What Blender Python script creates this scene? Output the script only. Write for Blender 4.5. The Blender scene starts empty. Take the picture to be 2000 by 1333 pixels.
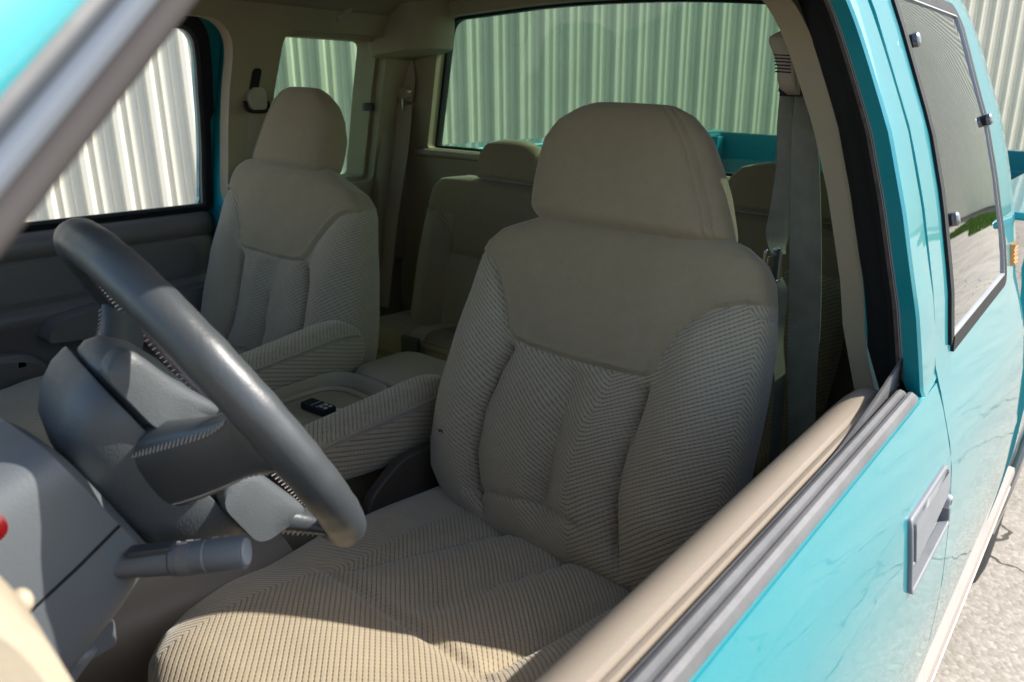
import bpy, math, random
import numpy as np
from mathutils import Vector, Matrix, geometry
random.seed(4); rng = np.random.default_rng(4)
R = math.radians
scene = bpy.context.scene
COL = scene.collection
# ---------------------------------------------------------------- camera, sky, sun, exposure
# frame: x = to the driver's side, y = to the tailgate, z = up, metres, ground at z = 0
CAM = np.array([1.01, 0.0, 1.495])
M = np.array([[0.77786823, -0.21955958, 0.58882477], [0.62791587, 0.23375149, -0.7423489], [0.02535114, 0.94718205, 0.31969281]])
cd = bpy.data.cameras.new("camera"); cam = bpy.data.objects.new("camera", cd); COL.objects.link(cam)
mw = Matrix.Identity(4)
for i in range(3):
    for j in range(3): mw[i][j] = M[i, j]
    mw[i][3] = CAM[i]
cam.matrix_world = mw
cd.sensor_width = 36; cd.lens = 27.24; cd.clip_start = .01; cd.clip_end = 500
cd.dof.use_dof = True; cd.dof.focus_distance = 1.08; cd.dof.aperture_fstop = 7.5; cd.dof.aperture_blades = 8
scene.camera = cam
SUN = Vector((.73, .82, 1.0)).normalized()
w = bpy.data.worlds.new("World"); scene.world = w; w.use_nodes = True
nt = w.node_tree; bg = nt.nodes["Background"]
sky = nt.nodes.new("ShaderNodeTexSky"); sky.sky_type = 'NISHITA'; sky.sun_disc = False
sky.sun_elevation = math.asin(SUN.z); sky.sun_rotation = math.atan2(SUN.x, SUN.y)
sky.air_density = 1.0; sky.dust_density = 1.5
nt.links.new(sky.outputs[0], bg.inputs[0]); bg.inputs[1].default_value = .15
sl = bpy.data.lights.new("sun", 'SUN'); so = bpy.data.objects.new("sun", sl); COL.objects.link(so)
sl.energy = 3.5; sl.angle = R(.5); sl.color = (1, .95, .87)
so.rotation_euler = SUN.to_track_quat('Z', 'Y').to_euler()
vs = scene.view_settings; vs.view_transform = 'Standard'; vs.look = 'None'; vs.gamma = 1; vs.exposure = 1.1
scene.cycles.max_bounces = 10; scene.cycles.transparent_max_bounces = 12; scene.cycles.diffuse_bounces = 5
scene.cycles.use_denoising = True

# ---------------------------------------------------------------- materials
def new_mat(name):
    m = bpy.data.materials.new(name); m.use_nodes = True
    return m, m.node_tree, m.node_tree.nodes["Principled BSDF"]
def nd(t, typ, **kw):
    n = t.nodes.new(typ)
    for k, v in kw.items():
        if k in n.inputs.keys() if isinstance(k, str) else False: n.inputs[k].default_value = v
        else: setattr(n, k, v)
    return n
def math_node(t, op, a, b=None, c=None, clamp=False):
    n = t.nodes.new("ShaderNodeMath"); n.operation = op; n.use_clamp = clamp
    for i, x in enumerate((a, b, c)):
        if x is None: continue
        if isinstance(x, (int, float)): n.inputs[i].default_value = x
        else: t.links.new(x, n.inputs[i])
    return n.outputs[0]
def noise(t, scale, detail=3, rough=.55, coord='Object', vec=None):
    tc = t.nodes.new("ShaderNodeTexCoord"); n = t.nodes.new("ShaderNodeTexNoise")
    n.inputs['Scale'].default_value = scale; n.inputs['Detail'].default_value = detail; n.inputs['Roughness'].default_value = rough
    t.links.new(vec if vec else tc.outputs[coord], n.inputs['Vector']); return n.outputs['Fac']
def ramp(t, fac, stops):
    r = t.nodes.new("ShaderNodeValToRGB"); e = r.color_ramp.elements
    e[0].position, e[0].color = stops[0][0], (*stops[0][1], 1)
    e[1].position, e[1].color = stops[-1][0], (*stops[-1][1], 1)
    for p, c in stops[1:-1]:
        x = e.new(p); x.color = (*c, 1)
    t.links.new(fac, r.inputs[0]); return r.outputs[0]
def bump(t, h, strength, dist, nrm=None):
    b = t.nodes.new("ShaderNodeBump"); b.inputs['Strength'].default_value = strength; b.inputs['Distance'].default_value = dist
    t.links.new(h, b.inputs['Height'])
    if nrm: t.links.new(nrm, b.inputs['Normal'])
    return b.outputs[0]
def plain(name, col, rough=.5, metal=0, nscale=0, nstr=.3, ndist=.001, var=.12, coat=0, vscale=4, spec=.5):
    m, t, b = new_mat(name)
    b.inputs['Roughness'].default_value = rough; b.inputs['Metallic'].default_value = metal
    b.inputs['Coat Weight'].default_value = coat; b.inputs['Coat Roughness'].default_value = .04
    b.inputs['Specular IOR Level'].default_value = spec
    if var:
        f = noise(t, vscale, 4, .6)
        c = ramp(t, f, [(.3, tuple(x * (1 - var) for x in col)), (.7, tuple(min(1, x * (1 + var)) for x in col))])
        t.links.new(c, b.inputs['Base Color'])
        rr = math_node(t, 'MULTIPLY_ADD', noise(t, vscale * 5, 5, .7), .22, rough - .11, clamp=True); t.links.new(rr, b.inputs['Roughness'])
    else: b.inputs['Base Color'].default_value = (*col, 1)
    if nscale: t.links.new(bump(t, noise(t, nscale, 2, .6), nstr, ndist), b.inputs['Normal'])
    return m
def paint(name, col, dust=.0):
    m, t, b = new_mat(name)
    v = t.nodes.new("ShaderNodeTexVoronoi"); v.inputs['Scale'].default_value = 1400
    tc = t.nodes.new("ShaderNodeTexCoord"); t.links.new(tc.outputs['Object'], v.inputs['Vector'])
    sp = math_node(t, 'MULTIPLY', v.outputs['Distance'], 1.0)
    c = ramp(t, sp, [(.0, tuple(x * 1.25 for x in col)), (.6, tuple(x * .9 for x in col))])
    mix = t.nodes.new("ShaderNodeMix"); mix.data_type = 'RGBA'
    sepz = t.nodes.new("ShaderNodeSeparateXYZ"); g = t.nodes.new("ShaderNodeNewGeometry"); t.links.new(g.outputs['Position'], sepz.inputs[0])
    d = math_node(t, 'MULTIPLY', math_node(t, 'SUBTRACT', 1.15, sepz.outputs['Z'], clamp=True), math_node(t, 'MULTIPLY', noise(t, 9, 6, .7), dust), clamp=True)
    t.links.new(d, mix.inputs['Factor']); t.links.new(c, mix.inputs['A']); mix.inputs['B'].default_value = (.55, .52, .45, 1)
    t.links.new(mix.outputs['Result'], b.inputs['Base Color'])
    b.inputs['Metallic'].default_value = .25; b.inputs['Roughness'].default_value = .38
    b.inputs['Coat Weight'].default_value = 1; b.inputs['Coat Roughness'].default_value = .03
    bn = bump(t, noise(t, 7, 1), .12, .004)
    t.links.new(bn, b.inputs['Coat Normal'])
    return m
def fabric(name, col, dark=.45):
    """velour where attribute sd > 0, ribbed cloth where sd < 0; ribs follow attribute ra (phase) and rb (cross phase)"""
    m, t, b = new_mat(name)
    A = lambda n: (lambda a: (setattr(a, 'attribute_name', n), a.outputs['Fac'])[1])(t.nodes.new("ShaderNodeAttribute"))
    ra, rb, sd = A('ra'), A('rb'), A('sd')
    wob = math_node(t, 'MULTIPLY_ADD', noise(t, 35, 2), .9, -.45)
    ph = math_node(t, 'ADD', ra, math_node(t, 'MULTIPLY', wob, .12))
    s = math_node(t, 'SINE', math_node(t, 'MULTIPLY', ph, 2 * math.pi))
    line = math_node(t, 'POWER', math_node(t, 'MULTIPLY_ADD', s, .5, .5), 5.0)           # narrow dark groove
    dash = math_node(t, 'MULTIPLY_ADD', math_node(t, 'SINE', math_node(t, 'MULTIPLY', rb, 2 * math.pi)), .28, .72)
    rib = math_node(t, 'LESS_THAN', sd, 0)
    ln = math_node(t, 'MULTIPLY', math_node(t, 'MULTIPLY', line, dash), rib)
    fine = noise(t, 900, 2, .7); mid = noise(t, 60, 4, .65); big = noise(t, 5, 3)
    v = math_node(t, 'ADD', math_node(t, 'MULTIPLY', fine, .45), math_node(t, 'ADD', math_node(t, 'MULTIPLY', mid, .3), math_node(t, 'MULTIPLY', big, .25)))
    c = ramp(t, v, [(.3, tuple(x * .84 for x in col)), (.7, tuple(x * 1.14 for x in col))])
    mv = t.nodes.new("ShaderNodeMix"); mv.data_type = 'RGBA'; mv.blend_type = 'MULTIPLY'; t.links.new(math_node(t, 'SUBTRACT', 1.0, rib), mv.inputs['Factor']); t.links.new(c, mv.inputs['A']); mv.inputs['B'].default_value = (.75, .72, .65, 1); c = mv.outputs['Result']
    mix = t.nodes.new("ShaderNodeMix"); mix.data_type = 'RGBA'; mix.blend_type = 'MIX'
    t.links.new(math_node(t, 'MULTIPLY', ln, .74, clamp=True), mix.inputs['Factor']); t.links.new(c, mix.inputs['A'])
    mix.inputs['B'].default_value = (*[x * dark * .5 for x in col], 1)
    t.links.new(mix.outputs['Result'], b.inputs['Base Color'])
    b.inputs['Roughness'].default_value = .95; b.inputs['Specular IOR Level'].default_value = .15
    b.inputs['Sheen Weight'].default_value = .35; b.inputs['Sheen Roughness'].default_value = .4
    h = math_node(t, 'ADD', math_node(t, 'MULTIPLY', ln, -1.0), math_node(t, 'MULTIPLY', fine, .28))
    h = math_node(t, 'ADD', h, math_node(t, 'MULTIPLY', mid, .2))
    t.links.new(bump(t, h, .7, .0016), b.inputs['Normal'])
    return m
def glass(name, tint, refl=1.0, gcol=(1, 1, 1)):
    m, t, b = new_mat(name); t.nodes.remove(b)
    out = t.nodes["Material Output"]; tr = t.nodes.new("ShaderNodeBsdfTransparent"); tr.inputs[0].default_value = (*tint, 1)
    gl = t.nodes.new("ShaderNodeBsdfGlossy"); gl.inputs['Roughness'].default_value = .0; gl.inputs['Color'].default_value = (*gcol, 1)
    fr = t.nodes.new("ShaderNodeFresnel"); fr.inputs['IOR'].default_value = 1.5
    ge = t.nodes.new("ShaderNodeNewGeometry"); ff = math_node(t, 'SUBTRACT', 1.0, ge.outputs['Backfacing'])
    mx = t.nodes.new("ShaderNodeMixShader"); t.links.new(math_node(t, 'MULTIPLY', math_node(t, 'MULTIPLY', fr.outputs[0], refl, clamp=True), ff), mx.inputs[0])
    t.links.new(tr.outputs[0], mx.inputs[1]); t.links.new(gl.outputs[0], mx.inputs[2]); t.links.new(mx.outputs[0], out.inputs[0])
    return m
TEAL = (.003, .265, .305)
m_paint = paint("teal_paint", TEAL, .35)
m_bed = paint('shaded_bed_teal', (.006, .17, .19), .3)  # body teal darkened: the shade inside the bed and tailgate is put into the colour
m_tan = plain("tan_plastic", (.285, .235, .18), .5, nscale=700, nstr=.35, ndist=.0006, var=.06, vscale=3)
m_tan_in = plain("tan_interior_trim", (.29, .235, .15), .62, nscale=500, nstr=.3, ndist=.0006, var=.08)
m_head = plain("headliner_cloth", (.26, .21, .14), .95, nscale=500, nstr=.4, var=.05)
m_doorgrey = plain("taupe_door_panel", (.15, .132, .115), .40, nscale=500, nstr=.4, ndist=.0006, var=.08)
m_vel = fabric("seat_cloth", (.375, .308, .212))
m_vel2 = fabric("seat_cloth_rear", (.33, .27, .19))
m_leather = plain("grey_wheel_leather", (.050, .056, .060), .40, nscale=260, nstr=.25, ndist=.0008, var=.08, vscale=12, spec=.6)
m_seam = plain("dark_seam_leather", (.085, .07, .068), .5, nscale=120, nstr=.8, ndist=.003, var=.2, vscale=30)
m_thread = plain("pale_thread", (.34, .31, .28), .8, var=0)
m_grey = plain("grey_plastic", (.115, .128, .138), .5, nscale=420, nstr=.35, ndist=.0006, var=.06)
m_hub = plain("wheel_hub_vinyl", (.082, .092, .098), .46, nscale=500, nstr=.5, ndist=.0007, var=.1, vscale=15)
m_greyd = plain("dark_grey_plastic", (.045, .05, .055), .5, var=.1)
m_black = plain("black_rubber", (.007, .008, .009), .7, nscale=200, nstr=.3, var=.3, spec=.3)
m_gap = plain("gap_black", (.004, .004, .004), .9, var=0)
m_fuzz = plain("brown_fuzzy_seal", (.12, .095, .08), .95, nscale=900, nstr=1, ndist=.002, var=.4, vscale=60)
m_silver = plain("grey_trim_strip", (.33, .34, .36), .42, var=.06)
m_strip = plain("weathered_grey_rubber", (.135, .133, .133), .62, nscale=120, nstr=.3, ndist=.001, var=.2, vscale=14)
m_chrome = plain("chrome", (.8, .8, .8), .12, metal=1, var=0)
m_bolt = plain("bolt_head", (.16, .165, .18), .28, metal=.8, var=0)
m_steel = plain("buckle_steel", (.55, .53, .5), .35, metal=1, var=.1)
m_belt = plain("seat_belt_webbing", (.17, .165, .13), .8, nscale=600, nstr=.6, ndist=.0012, var=.2, vscale=25)
m_belt2 = plain("tan_webbing", (.33, .26, .19), .85, nscale=600, nstr=.6, ndist=.001, var=.12)
m_carpet = plain("brown_carpet", (.075, .055, .045), 1, nscale=260, nstr=1, ndist=.006, var=.5, vscale=120)
m_white = plain("white_line", (.50, .49, .47), .4, var=.05)
m_beige = plain("beige_molding", (.34, .285, .24), .4, var=.06, coat=.5)
m_hand = plain("handle_grey", (.17, .18, .19), .45, nscale=300, nstr=.2, ndist=.0005, var=.1, vscale=20)
m_reveal = plain("reveal_grey", (.15, .168, .195), .75, var=.05, spec=.25)
m_fuzz2 = plain("taupe_seal", (.062, .056, .055), .9, var=.08, spec=.2)
m_dkbrown = plain("dark_brown_plastic", (.05, .04, .03), .6, var=.1)
m_red = plain("red_button", (.16, .004, .005), .3, var=0, coat=1)
m_orange = plain("amber_lens", (.75, .33, .08), .25, var=0, coat=1)
m_dash = plain("pale_tan_dash", (.38, .32, .23), .55, nscale=400, nstr=.3, ndist=.001, var=.1)
m_clear = glass("clear_glass", (.93, .97, .95)); m_rearglass = glass("green_tinted_glass", (.56, .69, .60), 1.15)
m_qglass = glass("dark_quarter_glass", (.42, .50, .44), 2.1, (.80, .82, .82))
m_pglass = glass("passenger_quarter_glass", (.60, .72, .62))

# ---------------------------------------------------------------- object helpers
def tag(o, label=None, cat=None, group=None, kind=None):
    for k, v in (('label', label), ('category', cat), ('group', group), ('kind', kind)):
        if v: o[k] = v
    return o
def world_loc(o):
    l = Vector(o.location)
    while o.parent: o = o.parent; l += Vector(o.location)
    return l
def empty(name, loc):
    o = bpy.data.objects.new(name, None); COL.objects.link(o); o.location = loc; o.empty_display_size = .1; return o
def mesh_obj(name, verts, faces, mats, parent=None, smooth=True, mi=None, angle=40, attrs=None, bevel=0, loc=None):
    """verts are world coordinates; the object's origin goes to loc or the middle of its base"""
    V = np.asarray(verts, float)
    mats = mats if isinstance(mats, (list, tuple)) else [mats]
    if loc is None: loc = (float((V[:, 0].min() + V[:, 0].max()) / 2), float((V[:, 1].min() + V[:, 1].max()) / 2), float(V[:, 2].min()))
    me = bpy.data.meshes.new(name); me.from_pydata((V - np.array(loc)).tolist(), [], [tuple(int(i) for i in f) for f in faces]); me.update()
    for m in mats: me.materials.append(m)
    if mi is not None: me.polygons.foreach_set('material_index', np.asarray(mi, dtype=np.int32))
    if attrs:
        for k, a in attrs.items():
            at = me.attributes.new(k, 'FLOAT', 'POINT'); at.data.foreach_set('value', np.asarray(a, dtype=np.float32))
    bpy_bm_normals(me)
    if smooth:
        me.polygons.foreach_set('use_smooth', [True] * len(me.polygons))
        try: me.set_sharp_from_angle(angle=R(angle))
        except Exception: pass
    o = bpy.data.objects.new(name, me); COL.objects.link(o)
    if parent is not None:
        o.parent = parent; o.location = Vector(loc) - world_loc(parent)
    else: o.location = loc
    if bevel:
        b = o.modifiers.new("bevel", 'BEVEL'); b.width = bevel; b.segments = 3; b.limit_method = 'ANGLE'; b.angle_limit = R(35)
    return o
import bmesh
def bpy_bm_normals(me):
    bm = bmesh.new(); bm.from_mesh(me); bmesh.ops.recalc_face_normals(bm, faces=bm.faces); bm.to_mesh(me); bm.free()
class MB:
    def __init__(s): s.v = []; s.f = []; s.m = []
    def add(s, V, F, m=0):
        b = len(s.v); s.v += [tuple(map(float, p)) for p in V]; s.f += [tuple(i + b for i in f) for f in F]; s.m += [m] * len(F); return s
    def box(s, x0, x1, y0, y1, z0, z1, m=0, T=None):
        V = [(x, y, z) for x in (x0, x1) for y in (y0, y1) for z in (z0, z1)]
        if T: V = [T(p) for p in V]
        return s.add(V, [(0, 1, 3, 2), (4, 6, 7, 5), (0, 4, 5, 1), (2, 3, 7, 6), (0, 2, 6, 4), (1, 5, 7, 3)], m)
    def rings(s, rs, m=0, cap=True, close=True, closed_path=False):
        rs = [np.asarray(r) for r in rs]; n = len(rs[0]); V = np.concatenate(rs); F = []
        K = len(rs) if closed_path else len(rs) - 1
        for i in range(K):
            j2 = (i + 1) % len(rs)
            for j in range(n if close else n - 1):
                k = (j + 1) % n; F.append((i * n + j, i * n + k, j2 * n + k, j2 * n + j))
        if cap and close and not closed_path: F += [tuple(range(n))[::-1], tuple(range((len(rs) - 1) * n, len(rs) * n))]
        return s.add(V, F, m)
    def tube(s, path, r, n=12, m=0, cap=True, closed=False, flat=1.0, up=(0, 0, 1)):
        P = np.asarray(path, float); N = len(P); rs = []
        rr = r if hasattr(r, '__len__') else [r] * N
        for i in range(N):
            if closed: t = P[(i + 1) % N] - P[i - 1]
            else: t = P[min(i + 1, N - 1)] - P[max(i - 1, 0)]
            t = t / np.linalg.norm(t); a = np.cross(t, up)
            if np.linalg.norm(a) < 1e-4: a = np.cross(t, (1, 0, 0))
            a /= np.linalg.norm(a); b = np.cross(a, t)
            th = np.linspace(0, 2 * math.pi, n, endpoint=False)
            rs.append(P[i] + rr[i] * (np.cos(th)[:, None] * a + flat * np.sin(th)[:, None] * b))
        return s.rings(rs, m, cap, True, closed)
    def ball(s, c, r, n=12, m=0, sc=(1, 1, 1)):
        rs = []
        for i in range(n + 1):
            p = math.pi * i / n; th = np.linspace(0, 2 * math.pi, n * 2, endpoint=False); q = max(math.sin(p), 1e-3)
            rs.append(np.array([[c[0] + sc[0] * r * q * math.cos(a), c[1] + sc[1] * r * q * math.sin(a), c[2] + sc[2] * r * math.cos(p)] for a in th]))
        return s.rings(rs, m)
    def build(s, name, mats, parent=None, **kw): return mesh_obj(name, s.v, s.f, mats, parent, mi=s.m, **kw)
def smooth_path(P, n=8):
    P = [np.asarray(p, float) for p in P]; out = []
    Q = [2 * P[0] - P[1]] + P + [2 * P[-1] - P[-2]]
    for i in range(1, len(Q) - 2):
        for k in range(n):
            t = k / n; a, b, c, d = Q[i - 1], Q[i], Q[i + 1], Q[i + 2]
            out.append(.5 * ((2 * b) + (-a + c) * t + (2 * a - 5 * b + 4 * c - d) * t * t + (-a + 3 * b - 3 * c + d) * t ** 3))
    out.append(P[-1]); return np.array(out)
def rpoly(P, r, n=5):
    """round the corners of a 2D polygon"""
    P = [np.asarray(p[:2], float) for p in P]; rad = [(p[2] if len(p) > 2 else r) for p in P] if False else None
    out = []; N = len(P)
    for i in range(N):
        rr = r[i] if hasattr(r, '__len__') else r
        a, b, c = P[i - 1], P[i], P[(i + 1) % N]
        d1 = a - b; d2 = c - b; l1, l2 = np.linalg.norm(d1), np.linalg.norm(d2)
        k = min(rr, l1 * .48, l2 * .48)
        if k < 1e-5: out.append(b); continue
        s0 = b + d1 / l1 * k; s1 = b + d2 / l2 * k
        for j in range(n + 1):
            t = j / n; out.append((1 - t) ** 2 * s0 + 2 * t * (1 - t) * b + t * t * s1)
    return np.array(out)
def inside(P, q):
    x, y = P[..., 0], P[..., 1]; res = np.zeros(x.shape, bool); n = len(q)
    for i in range(n):
        x1, y1 = q[i]; x2, y2 = q[(i + 1) % n]
        c = ((y1 > y) != (y2 > y)) & (x < (x2 - x1) * (y - y1) / ((y2 - y1) if y2 != y1 else 1e-12) + x1); res ^= c
    return res
def dist_poly(P, q, closed=True):
    d = np.full(P.shape[:-1], 1e9); n = len(q)
    for i in range(n if closed else n - 1):
        a = np.array(q[i]); b = np.array(q[(i + 1) % n]); ab = b - a; t = np.clip(((P - a) @ ab) / max(ab @ ab, 1e-12), 0, 1)
        d = np.minimum(d, np.linalg.norm(P - (a + t[..., None] * ab), axis=-1))
    return d
ZT = [.30, .40, .55, .62, .7, .8, .9, 1.0, 1.069, 1.09, 1.151, 1.168, 1.26, 1.37, 1.45, 1.59, 1.66, 1.70, 1.73, 1.75, 1.765]
XT = [.84, .885, .903, .908, .917, .924, .923, .914, .903, .897, .876, .867, .849, .818, .79, .725, .683, .64, .58, .48, .2]
def xo(z): return np.interp(z, ZT, XT)
def panel(name, outer, holes, side, off, th, mat, parent, grid=.045, xf=None, extra=None, **kw):
    """sheet following the cab side, outer face at xo(z)+off, thickness th inwards, with holes; 2D points are (y, z)"""
    def dense(P):
        out_ = []
        for i in range(len(P)):
            a, b = np.array(P[i], float), np.array(P[(i + 1) % len(P)], float); k = max(1, int(np.linalg.norm(b - a) / .03))
            out_ += [tuple(a + (b - a) * j / k) for j in range(k)]
        return out_
    outer = dense(outer); holes = [dense(h) for h in holes]
    pts, edges = [], []
    for loop in [outer] + holes:
        b = len(pts); n = len(loop); pts += loop; edges += [(b + i, b + (i + 1) % n) for i in range(n)]
    o = np.array(outer); ys = np.arange(o[:, 0].min(), o[:, 0].max(), grid); zs = np.arange(o[:, 1].min(), o[:, 1].max(), grid)
    G = np.array([(y + random.uniform(-.1, .1) * grid, z) for y in ys for z in zs]); ok = inside(G, outer) & (dist_poly(G, outer) > grid * .4)
    for h in holes: ok &= ~inside(G, h) & (dist_poly(G, h) > grid * .4)
    pts += [tuple(p) for p in G[ok]]
    r = geometry.delaunay_2d_cdt([Vector(p) for p in pts], edges, [], 0, 1e-5)
    V2 = np.array([tuple(v) for v in r[0]]); tris = []
    for f in r[2]:
        c = V2[list(f)].mean(0)[None]
        if inside(c, outer)[0] and not any(inside(c, h)[0] for h in holes): tris.append(tuple(f))
    f = xf or (lambda y, z: xo(z))
    xs = f(V2[:, 0], V2[:, 1]) + off
    n = len(V2); V = [(side * xs[i], V2[i, 0], V2[i, 1]) for i in range(n)] + [(side * (xs[i] - th), V2[i, 0], V2[i, 1]) for i in range(n)]
    F = [t for t in tris] + [tuple(i + n for i in t[::-1]) for t in tris]
    cnt = {}
    for t in tris:
        for a, b in ((t[0], t[1]), (t[1], t[2]), (t[2], t[0])): cnt.setdefault((min(a, b), max(a, b)), []).append((a, b))
    for k, l in cnt.items():
        if len(l) == 1: a, b = l[0]; F.append((b, a, a + n, b + n))
    return mesh_obj(name, V, F, mat, parent, angle=35, **kw)
def sweep(mb, path, prof, frame, ms=None, closed_prof=False, cap=False):
    """sweep a profile (list of (q,d)) along path; frame(i) gives (origin, Q, D)"""
    rs = []
    for i in range(len(path)):
        o, Q, D = frame(i); rs.append(np.array([np.asarray(o) + q * np.asarray(Q) + d * np.asarray(D) for q, d in prof]))
    n = len(prof)
    b = len(mb.v); mb.v += [tuple(map(float, p)) for r_ in rs for p in r_]
    for i in range(len(rs) - 1):
        for j in range(n if closed_prof else n - 1):
            k = (j + 1) % n; mb.f.append((b + i * n + j, b + i * n + k, b + (i + 1) * n + k, b + (i + 1) * n + j)); mb.m.append(ms[j] if ms else 0)
    if cap and closed_prof:
        mb.f.append(tuple(b + j for j in range(n))); mb.m.append(ms[0] if ms else 0)
        mb.f.append(tuple(b + (len(rs) - 1) * n + j for j in range(n))[::-1]); mb.m.append(ms[0] if ms else 0)
def pad(name, O, U, V, N, L, Rr, vs_, D, mat, parent, n=3.4, nr=110, na=170, relief=None, ends=(.03, .03), attrf=None, label=None, dome=.0, sidebulge=.012, **kw):
    """upholstered cushion: outline left L(v) / right Rr(v) in the (U,V) plane, thickness D(v) behind the face along -N"""
    O, U, V, N = map(lambda a: np.asarray(a, float), (O, U, V, N))
    v0, v1 = vs_; tt = np.linspace(-1, 1, nr); ps = np.sin(tt * math.pi / 2)
    # denser rows at the ends
    vv = v0 + (v1 - v0) * (ps * .5 + .5)
    e0, e1 = ends
    def endf(v):   # 0..1 thickness falloff at the two ends
        a = np.clip((v - v0) / e0, 0, 1); b = np.clip((v1 - v) / e1, 0, 1)
        return np.sqrt(1 - (1 - a) ** 2) * np.sqrt(1 - (1 - b) ** 2)
    ph = np.linspace(0, 2 * math.pi, na, endpoint=False) 
    # uniform arc sampling on a superellipse
    cx = np.sign(np.cos(ph)) * np.abs(np.cos(ph)) ** (2 / n); cw = np.sign(np.sin(ph)) * np.abs(np.sin(ph)) ** (2 / n)
    e = endf(vv); l = np.array([L(v) for v in vv]); r = np.array([Rr(v) for v in vv]); d = np.array([D(v) for v in vv])
    ee = .35 + .65 * e
    c = (l + r) / 2; h = (r - l) / 2 * (.90 + .10 * e)
    u = c[:, None] + h[:, None] * cx[None, :]
    dw = d[:, None] * (cw[None, :] * .5 * ee[:, None] - .5)
    # round ends: front face rolls back
    front = np.clip(cw, 0, 1)[None, :]
    vcol = np.repeat(vv[:, None], na, 1)
    P0 = O + u[..., None] * U + vcol[..., None] * V + dw[..., None] * N
    if relief is not None:
        rel = relief(u, vcol) * np.clip(front * 1.6, 0, 1) ** 1.0 * np.clip(e * 1.2, 0, 1)[:, None]; dw = dw + rel
    dw = dw + dome * (1 - ((u - c[:, None]) / np.maximum(h[:, None], 1e-6)) ** 2) * front
    P = O + u[..., None] * U + vcol[..., None] * V + dw[..., None] * N
    # arc length around ring measured from middle of the front
    nxt = np.roll(P0, -1, 1); seg = np.linalg.norm(nxt - P0, axis=2); arc = np.cumsum(seg, 1) - seg
    i0 = na // 4; arc = arc - arc[:, i0:i0 + 1]; tot = seg.sum(1, keepdims=True); arc = np.where(arc > tot / 2, arc - tot, arc)
    au = c[:, None] - arc   # behaves like u on the front face, continues round the sides
    Pf = P.reshape(-1, 3); F = []
    for i in range(nr - 1):
        b = i * na
        for j in range(na): F.append((b + j, b + (j + 1) % na, b + na + (j + 1) % na, b + na + j))
    Vt = list(Pf); 
    F.append(tuple(range(na))[::-1]); F.append(tuple((nr - 1) * na + j for j in range(na)))
    if attrf: ra, rb, sd = attrf(au, vcol, dw, u, cw[None, :] * np.ones_like(u))
    else: ra, rb, sd = np.zeros_like(u), np.zeros_like(u), np.ones_like(u)
    o = mesh_obj(name, Pf, F, mat, parent, attrs={'ra': ra.ravel(), 'rb': rb.ravel(), 'sd': sd.ravel()}, angle=60, **kw)
    if label: o['label'] = label
    return o
def ribbon(mb, path, width_dirs, wid, th=.0013, m=0):
    P = smooth_path(path, 8); Wd = smooth_path(width_dirs, 8); rs = []
    ws = smooth_path([[x, 0, 0] for x in (wid if hasattr(wid, '__len__') else [wid] * len(path))], 8)[:, 0]
    for i in range(len(P)):
        t = P[min(i + 1, len(P) - 1)] - P[max(i - 1, 0)]; t /= np.linalg.norm(t); a = Wd[i] / np.linalg.norm(Wd[i]); b = np.cross(t, a); b /= np.linalg.norm(b)
        hw = ws[i] / 2
        rs.append(np.array([P[i] - a * hw - b * th, P[i] - a * hw * .5 - b * th * 1.2, P[i] + a * hw * .5 - b * th * 1.2, P[i] + a * hw - b * th, P[i] + a * hw + b * th, P[i] - a * hw + b * th]))
    mb.rings(rs, m)
def gz(x, c, s): return np.exp(-((x - c) / s) ** 2)
exec_later = []
# ---------------------------------------------------------------- setting: ground, grass, metal buildings
def asphalt():
    m, t, b = new_mat("sunbleached_asphalt")
    tc = t.nodes.new("ShaderNodeTexCoord"); o = tc.outputs['Object']
    v = t.nodes.new("ShaderNodeTexVoronoi"); v.inputs['Scale'].default_value = 75; t.links.new(o, v.inputs['Vector'])
    c = ramp(t, v.outputs['Color'], [(0, (.27, .24, .20)), (.5, (.33, .30, .26)), (1, (.44, .405, .36))])
    n = noise(t, 1.1, 5, .6); c2 = ramp(t, n, [(.3, (.72, .72, .72)), (.7, (1.1, 1.08, 1.05))])
    mx = t.nodes.new("ShaderNodeMix"); mx.data_type = 'RGBA'; mx.blend_type = 'MULTIPLY'; mx.inputs['Factor'].default_value = 1
    t.links.new(c, mx.inputs['A']); t.links.new(c2, mx.inputs['B'])
    # cracks
    nz = t.nodes.new("ShaderNodeTexNoise"); nz.inputs['Scale'].default_value = 2.2; nz.inputs['Detail'].default_value = 6; t.links.new(o, nz.inputs['Vector'])
    va = t.nodes.new("ShaderNodeVectorMath"); va.operation = 'MULTIPLY_ADD'; va.inputs[1].default_value = (.5, .5, .5); t.links.new(nz.outputs['Color'], va.inputs[0]); t.links.new(o, va.inputs[2])
    cv = t.nodes.new("ShaderNodeTexVoronoi"); cv.feature = 'DISTANCE_TO_EDGE'; cv.inputs['Scale'].default_value = .9; t.links.new(va.outputs[0], cv.inputs['Vector'])
    k = math_node(t, 'LESS_THAN', cv.outputs['Distance'], .0052)
    m2 = t.nodes.new("ShaderNodeMix"); m2.data_type = 'RGBA'; t.links.new(k, m2.inputs['Factor']); t.links.new(mx.outputs['Result'], m2.inputs['A']); m2.inputs['B'].default_value = (.06, .055, .045, 1)
    t.links.new(m2.outputs['Result'], b.inputs['Base Color']); b.inputs['Roughness'].default_value = .9
    h = math_node(t, 'ADD', math_node(t, 'MULTIPLY', v.outputs['Distance'], -.6), math_node(t, 'MULTIPLY', k, -2))
    t.links.new(bump(t, h, .45, .006), b.inputs['Normal']); return m
m_asph = asphalt()
g = mesh_obj("road", [(-120, -120, 0), (120, -120, 0), (120, 120, 0), (-120, 120, 0)], [(0, 1, 2, 3)], m_asph, smooth=False, loc=(0, 0, 0)); g['kind'] = 'structure'
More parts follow.
